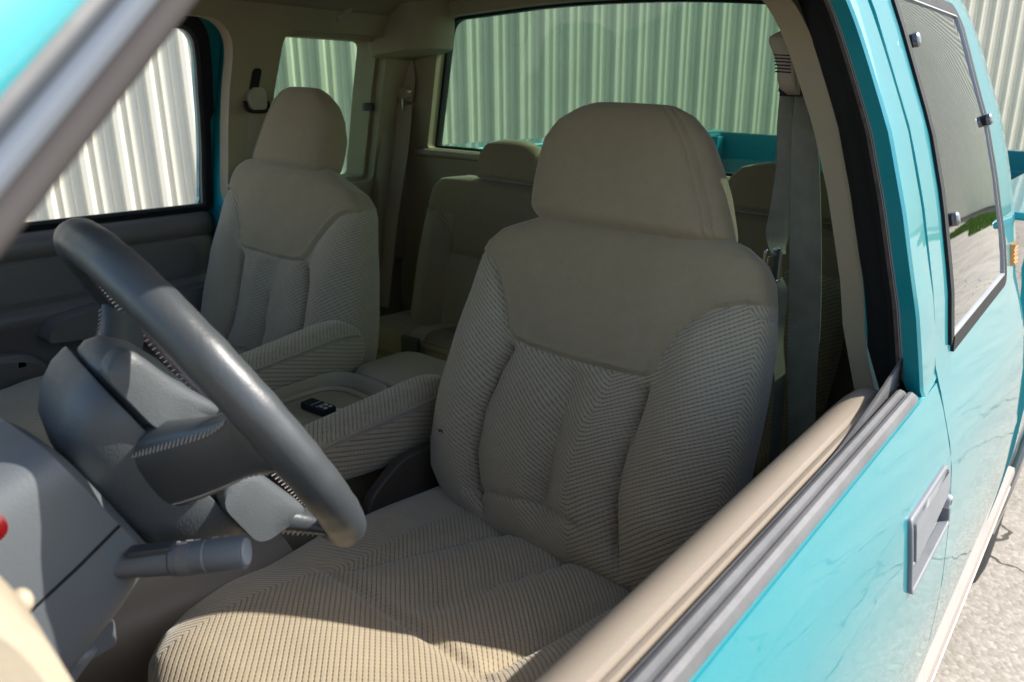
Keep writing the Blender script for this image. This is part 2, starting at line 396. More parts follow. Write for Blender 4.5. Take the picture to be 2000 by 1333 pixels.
m_metal = plain("cream_painted_steel", (.58, .555, .455), .42, metal=0, var=.05, vscale=1.3, nscale=3, nstr=.1, ndist=.01)
m_metal2 = plain("grey_painted_steel", (.62, .63, .60), .45, var=.05, vscale=1)
def corrugated(prof_period, height_z0, z1, org, dirv, nrm, up, t0, t1, mat, name, parent, depth=.048):
    p = prof_period; base = [(0, 0), (.11, 0), (.135, .35), (.165, .35), (.19, 0), (.33, 0), (.43, 1), (.57, 1), (.67, 0), (.80, 0), (.825, .35), (.855, .35), (.88, 0)]
    pts = []
    for k in range(int(t0 / p), int(t1 / p)): pts += [((k + a) * p, b * depth) for a, b in base]
    org, dirv, nrm, up = map(lambda a: np.array(a, float), (org, dirv, nrm, up))
    V = []; F = []
    for a, b in pts:
        for z in (height_z0, z1): V.append(org + dirv * a + nrm * b + up * z)
    for i in range(len(pts) - 1): F.append((2 * i, 2 * i + 2, 2 * i + 3, 2 * i + 1))
    return mesh_obj(name, V, F, mat, parent, smooth=False)
WD = np.array([math.sin(R(24)), math.cos(R(24)), 0]); WN = np.array([math.cos(R(24)), -math.sin(R(24)), 0]); WUP = np.array([-.037, -.009, .999])
WO = np.array([CAM[0], CAM[1], 0]) - WN * 7.5
b1 = empty("metal_building", tuple(WO)); tag(b1, "cream ribbed metal building wall standing behind the truck", "building")
corrugated(.295, .22, 9.0, WO, WD, WN, WUP, -9, 75, m_metal, "wall_cladding", b1)
mb = MB(); q = [WO + WD * a - WN * b + WUP * z for a in (-9, 75) for b in (.01, .4) for z in (0, 9.1)]
mb.add(q, [(0, 1, 3, 2), (4, 6, 7, 5), (0, 4, 5, 1), (2, 3, 7, 6), (0, 2, 6, 4), (1, 5, 7, 3)]); mb.build("wall", plain("dark_base", (.05, .05, .045), .9, var=.2), b1, smooth=False)
mb = MB(); q = [WO + WD * a + WN * (b) + WUP * z for a in (-9, 75) for b in (-.35, .10) for z in (9.0, 9.2)]
mb.add(q, [(0, 1, 3, 2), (4, 6, 7, 5), (0, 4, 5, 1), (2, 3, 7, 6), (0, 2, 6, 4), (1, 5, 7, 3)]); mb.build("roof_trim", m_metal2, b1, smooth=False)
mb = MB()
for zz in (1.0, 2.5, 4.0):
    for k in range(-28, 120):
        for fo in (.08, .74):
            c = WO + WD * ((k + fo) * .295) + WN * .001 + WUP * zz; mb.add([c + WD * a * .008 + WUP * b_ * .008 + WN * e for e, q in ((0, 1), (.006, .7)) for a, b_ in ((-q, -q), (q, -q), (q, q), (-q, q))], [(0, 1, 5, 4), (1, 2, 6, 5), (2, 3, 7, 6), (3, 0, 4, 7), (4, 5, 6, 7)])
so_ = mb.build("fixing_screws", m_metal2, b1, smooth=False); so_['kind'] = 'stuff'
m_grass, t, b = new_mat("grass_green")
t.links.new(ramp(t, noise(t, 6, 6, .7), [(.3, (.05, .10, .012)), (.7, (.14, .24, .03))]), b.inputs['Base Color']); b.inputs['Roughness'].default_value = .9
gv, gf = [], []
for i in range(9000):
    a = random.uniform(8, 32); off = random.uniform(.1, 1.9 + .35 * math.sin(a * .9))
    p = WO + WD * a + WN * off; s = random.uniform(.02, .05); th = random.uniform(0, 6.28); h = random.uniform(.04, .13)
    dx, dy = s * math.cos(th), s * math.sin(th); k = len(gv)
    gv += [(p[0] - dx, p[1] - dy, 0), (p[0] + dx, p[1] + dy, 0), (p[0] + random.uniform(-.05, .05), p[1] + random.uniform(-.05, .05), h)]; gf.append((k, k + 1, k + 2))
edge = [(a, 1.9 + .35 * math.sin(a * .9) + random.uniform(-.08, .08)) for a in np.arange(5, 33, .4)]
k = len(gv)
for a, o_ in edge: p = WO + WD * a; q = p + WN * o_; gv += [(p[0], p[1], .012), (q[0], q[1], .012)]
gf += [(k + 2 * i, k + 2 * i + 2, k + 2 * i + 3, k + 2 * i + 1) for i in range(len(edge) - 1)]
mesh_obj("grass", gv, gf, m_grass, smooth=False)['kind'] = 'stuff'

# ---------------------------------------------------------------- the truck
T = empty("pickup_truck", (0, 1.6, 0)); tag(T, "teal extended cab pickup truck with tan cloth interior seen through the open driver window", "truck")
LB = lambda o, s: (o.__setitem__('label', s), o)[1]
# --- outer side skins behind the doors, with quarter windows
qwin = rpoly([(1.078, 1.181), (1.535, 1.19), (1.492, 1.36), (1.498, 1.50), (1.535, 1.628), (1.10, 1.628)], [.012, .03, .3, .3, .035, .03], 6)
qwin_p = rpoly([(1.10, 1.181), (1.565, 1.19), (1.545, 1.36), (1.55, 1.50), (1.575, 1.628), (1.12, 1.628)], [.012, .03, .3, .3, .035, .03], 6)
def ring2(P, d):
    """offset a 2D polygon outwards by d"""
    P = np.asarray(P); nx = np.roll(P, -1, 0) - np.roll(P, 1, 0); nrm = np.stack([nx[:, 1], -nx[:, 0]], 1); nrm /= np.maximum(np.linalg.norm(nrm, axis=1, keepdims=True), 1e-9)
    if inside(P[:1] + nrm[:1] * 1e-4, P)[0]: nrm = -nrm
    return P + nrm * (np.asarray(d)[:, None] if hasattr(d, '__len__') else d)
def crn(y): return -np.clip(y - 1.66, 0, 1) ** 2 * 9
qwin_d = ring2(qwin, -.010)
for side in (1, -1):
    qwin = qwin_d if side > 0 else qwin_p
    xf = lambda y, z: xo(z) + crn(y)
    sp = panel("side_panel", [((1.0035 if side > 0 else 1.056), .48), (1.735, .48), (1.735, 1.66), (1.72, 1.70), ((1.0035 if side > 0 else 1.056), 1.70)], [ring2(qwin, .016 if side < 0 else .010)], side, 0, .012, m_paint, T, xf=xf, grid=.035)
    LB(sp, "teal cab side behind the driver door with dark quarter window" if side > 0 else "teal cab side behind the passenger door")
    panel("window_seal", ring2(qwin, .017 if side < 0 else .012), [ring2(qwin, -.006)], side, .004, .02, m_black, sp)
    if side > 0:
        panel("window_edge_trim", ring2(qwin, -.005), [ring2(qwin, -.0085)], side, .0035, .006, m_silver, sp)
    panel("quarter_window", ring2(qwin, -.006), [], side, .000, .004, m_qglass if side > 0 else m_pglass, sp, grid=.03, xf=lambda y, z: xo(z) + .0035 * np.sin((y - 1.07) / .47 * math.pi) * np.sin((z - 1.18) / .45 * math.pi))
    if side > 0:
        for (y, z) in ((1.128, 1.553), (1.478, 1.452), (1.125, 1.339)):
            x = xo(z); mb = MB(); nrm = np.array([1, 0, .28]); nrm /= np.linalg.norm(nrm); c = np.array([x, y, z])
            mb.tube([c, c + nrm * .005], [.0085, .0085], 20); mb.tube([c + nrm * .004, c + nrm * .005, c + nrm * .010, c + nrm * .012, c + nrm * .0128], [.0075, .0092, .0092, .007, .003], 24, 1)
            mb.build("window_latch_bolt", [m_black, m_bolt], sp)
        mb = MB(); 
        for k in range(5):
            z = 1.236 - k * .007; mb.tube([(xo(z) + .003, 1.605, z), (xo(z) + .004, 1.635, z)], .0036, 8)
        mb.box(xo(1.22) - .004, xo(1.22) + .003, 1.60, 1.64, 1.20, 1.243); mb.build("amber_marker", m_orange, sp)
    # painted jamb between outer skin and inner trim
    mb = MB(); zz = np.linspace(.55, 1.66, 30); ye = 1.03 if side > 0 else 1.062
    sweep(mb, zz, ([(1.004, -.002), (1.012, -.02), (ye, -.03), (ye + .008, -.09)] if side > 0 else [(1.056, -.002), (1.060, -.03), (ye + .003, -.10)]), lambda i: ((0, 0, zz[i]), (0, 1, 0), None) if False else (np.array([side * xo(zz[i]), 0, zz[i]]), np.array([0, 1, 0]), np.array([side, 0, 0])))
    mb.build("door_jamb", m_paint, sp)
    # inner tan trim
    yo = 1.045 if side > 0 else 1.066
    door_hole = rpoly([(-.25, .58), (yo, .58), (yo + .004, 1.17), (yo - .03, 1.605), (.25, 1.605), (-.25, 1.17)], [.0, .05, .2, .085, .1, .1], 7)
    qin = rpoly([(1.175 if side < 0 else 1.095, 1.205), (1.535, 1.205), (1.525, 1.40), (1.485, 1.592), (1.165 if side < 0 else 1.085, 1.592)], [.03, .03, .2, .035, .04], 6)
    tr = panel("pillar_trim", [(-.32, .48), (1.69, .48), (1.69, 1.64), (-.1, 1.64), (-.32, 1.4)], [door_hole, qin], side, -.085, .035, m_tan_in, T, xf=lambda y, z: xo(z) - .16 * np.clip(y - 1.6, 0, 1), grid=.04)
    panel("window_reveal", ring2(qin, .004), [ring2(qin, -.012)], side, -.012, .078, m_tan_in, tr)
# --- roof
def section(z0, inset, dz, crown):
    zz = np.array([z0, 1.69, 1.71, 1.73, 1.745, 1.757, 1.765]); P = [(xo(z) - inset, z - dz) for z in zz if z >= z0 - 1e-6]
    P += [(.30, 1.772 - dz), (.12, 1.776 - dz), (0, 1.777 - dz)]; return P + [(-x, z) for x, z in P[-2::-1]]
rings = []
for y, d in ((.17, .05), (.2, .02), (.26, .005), (.5, 0), (1.0, 0), (1.5, 0), (1.68, .004), (1.725, .02), (1.745, .05)):
    rings.append([(x * (1 - d * .3), y, z - d * (.6 + .4 * (1 - abs(x) / .7))) for x, z in section(1.655, 0, 0, 0)])
mb = MB(); mb.rings(rings, 0, False, False); o = mb.build("roof", m_paint, T); s = o.modifiers.new("t", 'SOLIDIFY'); s.thickness = .012
LB(o, "teal steel roof of the cab")
rings = []
for y, d in ((.22, .03), (.3, 0), (1.0, 0), (1.50, .0), (1.60, .008), (1.635, .03)):
    P = [(.632, 1.622), (.612, 1.631), (.585, 1.634), (.575, 1.645), (.54, 1.668), (.47, 1.684), (.36, 1.695), (.2, 1.702), (0, 1.705)]; P += [(-x, z) for x, z in P[-2::-1]]
    rings.append([(x, y, z - d * (1 - (abs(x) / .64) ** 4)) for x, z in P])
mb = MB(); mb.rings(rings, 0, False, False); hl = mb.build("headliner", m_head, T, angle=25)
mb = MB(); mb.tube([(-.590, 1.30, 1.622), (-.585, 1.32, 1.637), (-.575, 1.335, 1.650)], [.009, .012, .008], 10); mb.ball((-.583, 1.318, 1.630), .005, 6, 1); mb.build("coat_hook", [m_tan, m_gap], hl)
# --- rear wall and window
def yr(x, z): return 1.712 - .03 * (x / .65) ** 2 - .19 * np.clip(z - 1.2, 0, 1)
rwin = rpoly([(-.628, 1.297), (.628, 1.297), (.515, 1.648), (.2, 1.672), (0, 1.676), (-.2, 1.672), (-.515, 1.648)], [.02, .02, .045, .1, .1, .1, .045], 6)
def rear_panel(name, outer, holes, off, th, mat, parent, grid=.05):
    o = panel(name, outer, holes, 1, 0, th, mat, parent, grid, xf=lambda a, z: np.zeros_like(a), loc=(0, 0, 0)); me = o.data
    base = world_loc(o)
    for v in me.vertices:
        d, a, z = v.co.x, v.co.y, v.co.z; v.co = (a, float(yr(a, z)) + off + d + th, z)
    bpy_bm_normals(me); return o
rw = rear_panel("rear_wall", [(-.86, .5), (.86, .5), (.845, 1.25), (.78, 1.45), (.66, 1.69), (.4, 1.755), (-.4, 1.755), (-.66, 1.69), (-.78, 1.45), (-.845, 1.25)], [ring2(rwin, .012)], .028, .012, m_paint, T)
rear_panel("inner_trim", [(-.76, .5), (.76, .5), (.74, 1.25), (.60, 1.66), (.4, 1.70), (-.4, 1.70), (-.60, 1.66), (-.74, 1.25)], [ring2(rwin, -.004)], -.025, .03, m_tan_in, rw)
rear_panel("window_seal", ring2(rwin, .02), [ring2(rwin, -.010)], .006, .022, m_black, rw)
rear_panel("rear_window", ring2(rwin, .004), [], .012, .004, m_rearglass, rw, grid=.06)
mb = MB(); P = [(x, yr(x, 1.292) - .030, 1.289) for x in np.linspace(-.66, .66, 24)]; mb.tube(P, .011, 10); mb.build("window_sill", m_tan, rw)
# --- doors
win_far = rpoly([(-.20, 1.172), (1.044, 1.172), (1.036, 1.35), (1.008, 1.50), (.980, 1.592), (.23, 1.592)], [.02, .012, .3, .3, .06, .1], 7)
for side in (1, -1):
    ho = rpoly([(.789, .998), (.980, .998), (.970, 1.080), (.790, 1.084)], [.014, .014, .016, .010], 6)
    skin = panel("door", [(-.27, .50), ((1.0 if side > 0 else 1.053), .50), ((1.0 if side > 0 else 1.053), 1.1625), (-.27, 1.1625)], [ring2(ho, -.003)] if side > 0 else [], side, 0, .02, m_paint, T, grid=.03)
    LB(skin, "open windowed driver door with tan sill and grey pull handle" if side > 0 else "passenger door with taupe inner panel and armrest")
    # inner door body
    if side > 0:
        yy = np.concatenate([np.linspace(-.27, .90, 14), np.linspace(.91, .965, 8)])
        def fr(i):
            y = yy[i]; d = max(0, y - .90); return np.array([0, y, 0]), np.array([1, 0, 0]), np.array([0, 0, 1])
        tanp = [(.735, .70), (.742, .98), (.752, 1.06), (.766, 1.105), (.779, 1.134), (.789, 1.148), (.798, 1.1575), (.806, 1.1625), (.815, 1.1645), (.8215, 1.1635), (.8242, 1.160), (.8262, 1.160), (.8282, 1.1635), (.832, 1.1645), (.834, 1.162), (.8345, 1.13)]
        mb = MB(); rs = []
        for y in yy:
            k = max(0, (y - .90) / .065); rs.append(np.array([(x + (.834 - x) * 0 , y, z - .03 * k ** 3 * (1 if x < .83 else .6)) for x, z in tanp]))
        mb.rings(rs, 0, False, False); o = mb.build("door_sill_trim", m_tan, skin, angle=25); s = o.modifiers.new("t", 'SOLIDIFY'); s.thickness = .003; s.offset = -1
        LB(o, "pale tan vinyl sill along the open driver window")
        # glass run strip: thin, rising at the rear end
        mb = MB(); ys = np.linspace(-.27, .985, 40)
        rs = []; 
        for y in ys:
            h = 1.158 + .008 * (y > -1) + .034 * np.clip((y - .70) / .28, 0, 1) ** 1.6; x = .8405 - .006 * np.clip((y - .7) / .28, 0, 1)
            rs.append([(x - .0015, y, 1.12), (x - .002, y, h), (x + .0012, y, h + .0012), (x + .002, y, 1.12)])
        mb.rings(rs, 0); mb.build("glass_run_strip", m_strip, skin, angle=30)
        mb = MB(); ys = np.linspace(-.27, .955, 30); pr = [(.8425, 1.10), (.8432, 1.165), (.8445, 1.1725), (.8478, 1.1745), (.8520, 1.1735), (.8535, 1.1690), (.8550, 1.1690), (.8565, 1.1735), (.8600, 1.1745), (.8640, 1.1725), (.8665, 1.166), (.8668, 1.155)]
        mb.rings([[(x, y, z - (.02 * max(0, (y - .94) / .015) ** 2)) for x, z in pr] for y in ys], 0, False, False)
        o = mb.build("belt_molding", m_strip, skin, angle=30); s = o.modifiers.new("t", 'SOLIDIFY'); s.thickness = .002; s.offset = -1
        LB(o, "weathered grey rubber strips under the open driver window")
        # window frame, rear upright + corner + top rail
        path = [(.930, z) for z in np.linspace(1.166, 1.30, 6)]
        path = [(.938, 1.162), (.934, 1.20), (.924, 1.27), (.918, 1.35), (.918, 1.42), (.920, 1.50), (.915, 1.56), (.895, 1.60), (.86, 1.622), (.80, 1.632), (.6, 1.634), (.4, 1.634), (.24, 1.632)]
        path = smooth_path([[0, a, b] for a, b in path], 5)[:, 1:]
        def frm(i, path=path):
            a = path[max(i - 1, 0)]; c = path[min(i + 1, len(path) - 1)]; t_ = (c - a) / np.linalg.norm(c - a); y, z = path[i]
            Q = np.array([0, t_[1], -t_[0]]); 
            xs = (xo(z + .02 + .05 * (z > 1.6)) - xo(z - .02)) / (.04 + .05 * (z > 1.6)); Q = Q + np.array([1, 0, 0]) * (Q[2] * xs)
            return np.array([xo(z), y, z]), Q, np.array([1, 0, 0])
        mb = MB(); ga = lambda s_: s_
        sweep(mb, path, [(.076, -.03), (.076, -.004), (.073, 0), (.040, .001), (.004, 0), (0, -.003), (.010, -.022)], frm); o = mb.build("window_frame", m_paint, skin, angle=30)
        mb = MB(); sweep(mb, path, [(.008, -.018), (.014, -.018), (.023, -.021), (.028, -.030)], frm, [0, 0, 0]); mb.build("grey_window_channel", m_silver, skin, angle=30)
        mb = MB(); sweep(mb, path, [(.026, -.0285), (.030, -.026), (.034, -.030), (.034, -.036)], frm); mb.build("fuzzy_seal", m_fuzz, skin, angle=30)
        path = np.concatenate([[[.944, 1.06], [.942, 1.11]], path])
        frm = (lambda f, p: lambda i: f(i, p))(frm, path)
        mb = MB(); sweep(mb, path, [(.032, -.03), (.048, -.036), (.056, -.048), (.062, -.046), (.072, -.050), (.082, -.060), (.088, -.072), (.094, -.082), (.099, -.086)], frm); mb.build("weatherstrip", m_black, skin, angle=50)
        # A-pillar part of the frame
        pa = np.array([(.235, 1.618), (.18, 1.571), (.115, 1.5155), (.065, 1.473), (0, 1.418), (-.1, 1.333), (-.27, 1.188)])
        def frA(i):
            y, z = pa[i]; t_ = np.array([.762, .648]); Q = np.array([0, -t_[1], t_[0]]); return np.array([xo(z) , y, z]), Q, np.array([1, 0, 0])
        mb = MB(); sweep(mb, pa, [(.075, -.075), (.07, -.04), (.06, -.018), (.035, -.006), (.006, 0), (0, -.002)], frA); mb.build("front_frame", m_paint, skin, angle=60)
        mb = MB(); sweep(mb, pa, [(0.002, -.004), (-.003, -.004), (-.006, -.002), (-.0065, -.001)], frA); mb.build("dark_reveal_strip", m_greyd, skin, angle=60)
        mb = MB(); sweep(mb, pa, [(-.0065, -.004), (-.007, .001), (-.010, .003), (-.0135, .001), (-.015, -.003)], frA); mb.build("grey_reveal_strip", m_reveal, skin, angle=60)
        mb = MB(); sweep(mb, pa, [(-.015, -.004), (-.0165, -.001), (-.020, 0), (-.0235, -.003), (-.027, -.010), (-.029, -.03), (-.01, -.06)], frA); mb.build("brown_front_seal", m_fuzz2, skin, angle=60)
        # handle
        h = panel("door_handle", ho, [ring2(ho, -.0055)], 1, .0045, .012, m_hand, skin, grid=.02); bv = h.modifiers.new("b", "BEVEL"); bv.width = .0018; bv.segments = 3; bv.limit_method = "ANGLE"; bv.angle_limit = R(50)
        panel("handle_bowl", ring2(ho, -.004), [], 1, -.003, .004, m_hand, h, grid=.006, xf=lambda y, z: xo(z) - .016 * np.clip(1 - ((z - 1.026) / .026) ** 2, 0, 1) * np.clip((y - .79) / .02, 0, 1) * np.clip((.978 - y) / .01, 0, 1))
        pd = rpoly([(.797, 1.034), (.955, 1.047), (.962, 1.0735), (.797, 1.077)], [.005, .008, .006, .006], 4)
        o = panel("pull_paddle", pd, [], 1, .0065, .008, m_hand, h, grid=.012); bv = o.modifiers.new("b", "BEVEL"); bv.width = .002; bv.segments = 3; bv.limit_method = "ANGLE"; bv.angle_limit = R(50)
        panel("paddle_gap", rpoly([(.885, 1.046), (.950, 1.052), (.950, 1.010), (.925, 1.016)], .003, 3), [], 1, -.0075, .004, m_gap, h, grid=.02)
        z_ = 1.032; mb = MB(); c = np.array([xo(z_) + .004, .9665, z_]); mb.tube([c - np.array([.004, 0, 0]), c, c + np.array([.003, 0, 0])], [.009, .009, .0075], 20, 0); mb.tube([c + np.array([.0029, 0, 0]), c + np.array([.0034, 0, 0])], .0035, 14, 1)
        mb.build("key_cylinder", [m_silver, m_gap], h)
    else:
        win_in = win_far
        panel("window_frame", [(-.27, 1.16), (1.054, 1.16), (1.054, 1.3), (1.052, 1.55), (1.04, 1.64), (.24, 1.635), (-.25, 1.25)], [ring2(win_far, -.001) if False else rpoly([(-.19, 1.172), (1.050, 1.172), (1.046, 1.35), (.998, 1.592), (.23, 1.592)], [.02, .02, .3, .07, .1], 6)], -1, 0, .012, m_paint, skin, grid=.05)
        panel("inner_window_frame", rpoly([(-.27, 1.14), (1.060, 1.14), (1.063, 1.30), (1.058, 1.52), (1.035, 1.63), (.24, 1.64), (-.27, 1.2)], [.01, .02, .2, .1, .05, .1, .01], 7), [ring2(win_far, .010)], -1, -.025, .022, m_paint, skin, grid=.05)
        panel("weatherstrip", ring2(win_far, [.013 if p[0] > .9 and p[1] < 1.4 else .024 for p in win_far]), [ring2(win_far, -.003)], -1, -.038, .024, m_black, skin)
        panel("glass_channel", ring2(win_far, -.002), [ring2(win_far, -.010)], -1, -.046, .010, m_greyd, skin)
        # inner panel
        yy = np.linspace(-.27, 1.075, 34)
        pp = [(-.838, 1.15), (-.826, 1.163), (-.815, 1.166), (-.803, 1.160), (-.794, 1.147), (-.790, 1.128), (-.793, 1.113), (-.800, 1.108), (-.801, 1.104), (-.796, 1.098), (-.797, 1.02), (-.799, 1.005), (-.790, .997), (-.782, .985), (-.786, .965), (-.794, .95), (-.800, .90), (-.798, .8), (-.80, .6), (-.80, .5)]
        rs = [[(x - .03 * max(0, (y - 1.05) / .025) ** 2, y, z - .008 * max(0, (y - 1.03) / .045) ** 2) for x, z in pp] for y in yy]
        mb = MB(); mb.rings(rs, 0, False, False); ip = mb.build("inner_door_panel", m_doorgrey, skin, angle=50)
        s = ip.modifiers.new("t", 'SOLIDIFY'); s.thickness = .004
        mb = MB(); mb.box(-.838, -.828, -.2, 1.04, 1.15, 1.1765); mb.build("belt_weatherstrip", m_black, skin, smooth=False)
        rec = rpoly([(.42, 1.018), (.985, 1.018), (1.002, 1.06), (.985, 1.097), (.42, 1.097)], [.02, .03, .03, .02, .02], 6)
        panel("inset_panel", rec, [], -1, 0, .006, m_doorgrey, skin, grid=.03, xf=lambda y, z: np.full_like(y, .8))
        ap = rpoly([(.60, .935), (1.03, .90), (1.03, .992), (.72, .992), (.63, .98)], [.02, .02, .012, .1, .02], 7)
        o = panel("door_armrest", ap, [], -1, 0, .07, m_doorgrey, skin, grid=.03, xf=lambda y, z: np.full_like(y, .80)); bv = o.modifiers.new("b", 'BEVEL'); bv.width = .016; bv.segments = 4; bv.limit_method = 'ANGLE'; bv.angle_limit = R(50)
        pk = rpoly([(.30, .70), (.60, .70), (.635, .80), (.60, .905), (.52, .925), (.30, .925)], [.03, .1, .06, .05, .04, .03], 7)
        o = panel("map_pocket", pk, [], -1, 0, .05, m_doorgrey, skin, grid=.03, xf=lambda y, z: np.full_like(y, .80)); bv = o.modifiers.new("b", 'BEVEL'); bv.width = .014; bv.segments = 4; bv.limit_method = 'ANGLE'; bv.angle_limit = R(50)
# body side molding and bright rocker line along doors, cab and bed
for side in (1, -1):
    mb = MB(); ys = np.linspace(-.27, 2.10, 40)
    mb.rings([[(side * (xo(.625) + d), y, z) for d, z in ((-.01, .590), (.008, .598), (.0125, .605), (.013, .618), (.010, .629), (-.01, .632))] for y in ys], 0)
    mb.build("side_molding", m_beige, T, angle=30)
    mb = MB(); mb.rings([[(side * (xo(.55) + d), y, z) for d, z in ((-.02, .566), (.014, .569), (.018, .576), (.014, .584), (-.02, .588))] for y in ys], 0)
    mb.build("rocker_trim", m_white, T, angle=30)
    panel("rocker", [(-.27, .33), (2.1, .33), (2.1, .498), (-.27, .498)], [], side, -.012, .01, m_paint, T)
# ---------------------------------------------------------------- seats
TL = R(18)
SV = np.array([0, math.sin(TL), math.cos(TL)]); SN = np.array([0, -math.cos(TL), math.sin(TL)]); SU = np.array([1., 0, 0])
seamP = [(-.60, .44), (-.24, .43), (-.2, .413), (-.183, .409), (-.164, .400), (-.149, .386), (-.132, .364), (-.114, .335), (-.100, .305), (-.086, .291), (-.055, .286), (.013, .283), (.100, .285), (.146, .288), (.159, .296), (.165, .325), (.178, .354), (.194, .378), (.218, .398), (.257, .413), (.30, .418), (.60, .418)]
velP = seamP + [(.6, .9), (-.6, .9)]
cI = lambda pts: (lambda v: np.interp(v, [p[1] for p in pts][::-1], [p[0] for p in pts][::-1]))
c1 = cI([(-.086, .291), (-.107, .237), (-.119, .167), (-.118, .1), (-.103, .055), (-.075, .014)])
c2 = cI([(.026, .286), (.022, .215), (.019, .143), (.022, .081), (.042, .025)])
c3 = cI([(.15, .288), (.143, .219), (.136, .166), (.138, .114), (.154, .053), (.174, .009)])
chev = cI([(.10, .29), (.096, .269), (.089, .233), (.076, .2), (.067, .136), (.068, .097), (.084, .041), (.09, .0)])
Lb = cI([(-.095, .492), (-.125, .478), (-.174, .456), (-.198, .433), (-.207, .411), (-.210, .385), (-.214, .351), (-.224, .298), (-.235, .236), (-.244, .182), (-.246, .138), (-.240, .087), (-.226, .046), (-.20, .018), (-.16, -.02)])
Rb = cI([(.200, .500), (.240, .488), (.262, .470), (.272, .45), (.280, .42), (.287, .385), (.291, .332), (.293, .279), (.293, .23), (.292, .158), (.287, .1), (.275, .05), (.255, .01), (.22, -.02)])
Db = lambda v: float(np.interp(v, [-.02, .1, .3, .45, .5], [.15, .165, .135, .10, .07]))
PIT = .0068
def relief_back(u, v):
    dS = np.minimum(dist_poly(np.stack([u, v], -1), seamP, False), .1); ins = inside(np.stack([u, v], -1), velP)
    r = -.0045 * np.exp(-(dS / .004) ** 2) + .0025 * ins * (1 - np.exp(-(dS / .012) ** 2)) + .0035 * np.exp(-((dS - .007) / .0035) ** 2) * ins
    low = ~ins * np.clip(dS / .02, 0, 1) * np.clip((v + .0) / .05, 0, 1)
    for c in (c1, c2, c3):
        d = u - c(v); r = r - low * (.016 * np.exp(-(d / .005) ** 2) + .015 * np.exp(-(d / .024) ** 2))
    # side bolsters stand proud
    tp_ = np.clip((.40 - v) / .14, 0, 1) ** .7; r = r + low * tp_ * .022 * np.exp(-((u + .172) / .05) ** 2) * np.clip(v / .1, 0, 1) + low * tp_ * .024 * np.exp(-((u - .225) / .055) ** 2) * np.clip(v / .1, 0, 1)
    r = r - .010 * np.exp(-((u - .03) / .12) ** 2) * np.clip((v - .28) / .15, 0, 1) * 0
    r = r + .006 * np.sin(math.pi * np.clip((v - .0) / .28, 0, 1)) * low * np.exp(-((u - .03) / .12) ** 2)
    # crease above the bottom roll
    r = r - low * .006 * np.exp(-((v - .040 - .02 * np.sin((u + .1) * 12)) / .006) ** 2) * (u > -.12) * (u < .1)
    # soft wrinkles
    r = r + .0012 * np.sin(u * 46 + v * 20) * np.sin(v * 31 + u * 9)
    return r
sidex = .258
def attr_back(au, v, dw, u, cw):
    uc = chev(v); w_ = au
    ra = (v - .66 * np.abs(w_ - uc)) / PIT; sseam = .285 - .02 * (v > .4)
    side = w_ > sseam; ra = np.where(side, (v - .66 * (sseam - uc) + .9 * (w_ - sseam)) / PIT, ra)
    rb = (w_ * 1.0 + v * .4) / .0065
    P = np.stack([np.clip(w_, -.55, .55), v], -1); dS = dist_poly(P, seamP, False); ins = inside(P, velP)
    sd = np.where(ins, dS, -dS)
    return ra, rb, sd
def flip(x, m): return -x if m else x
LIP = (-.03, .488)
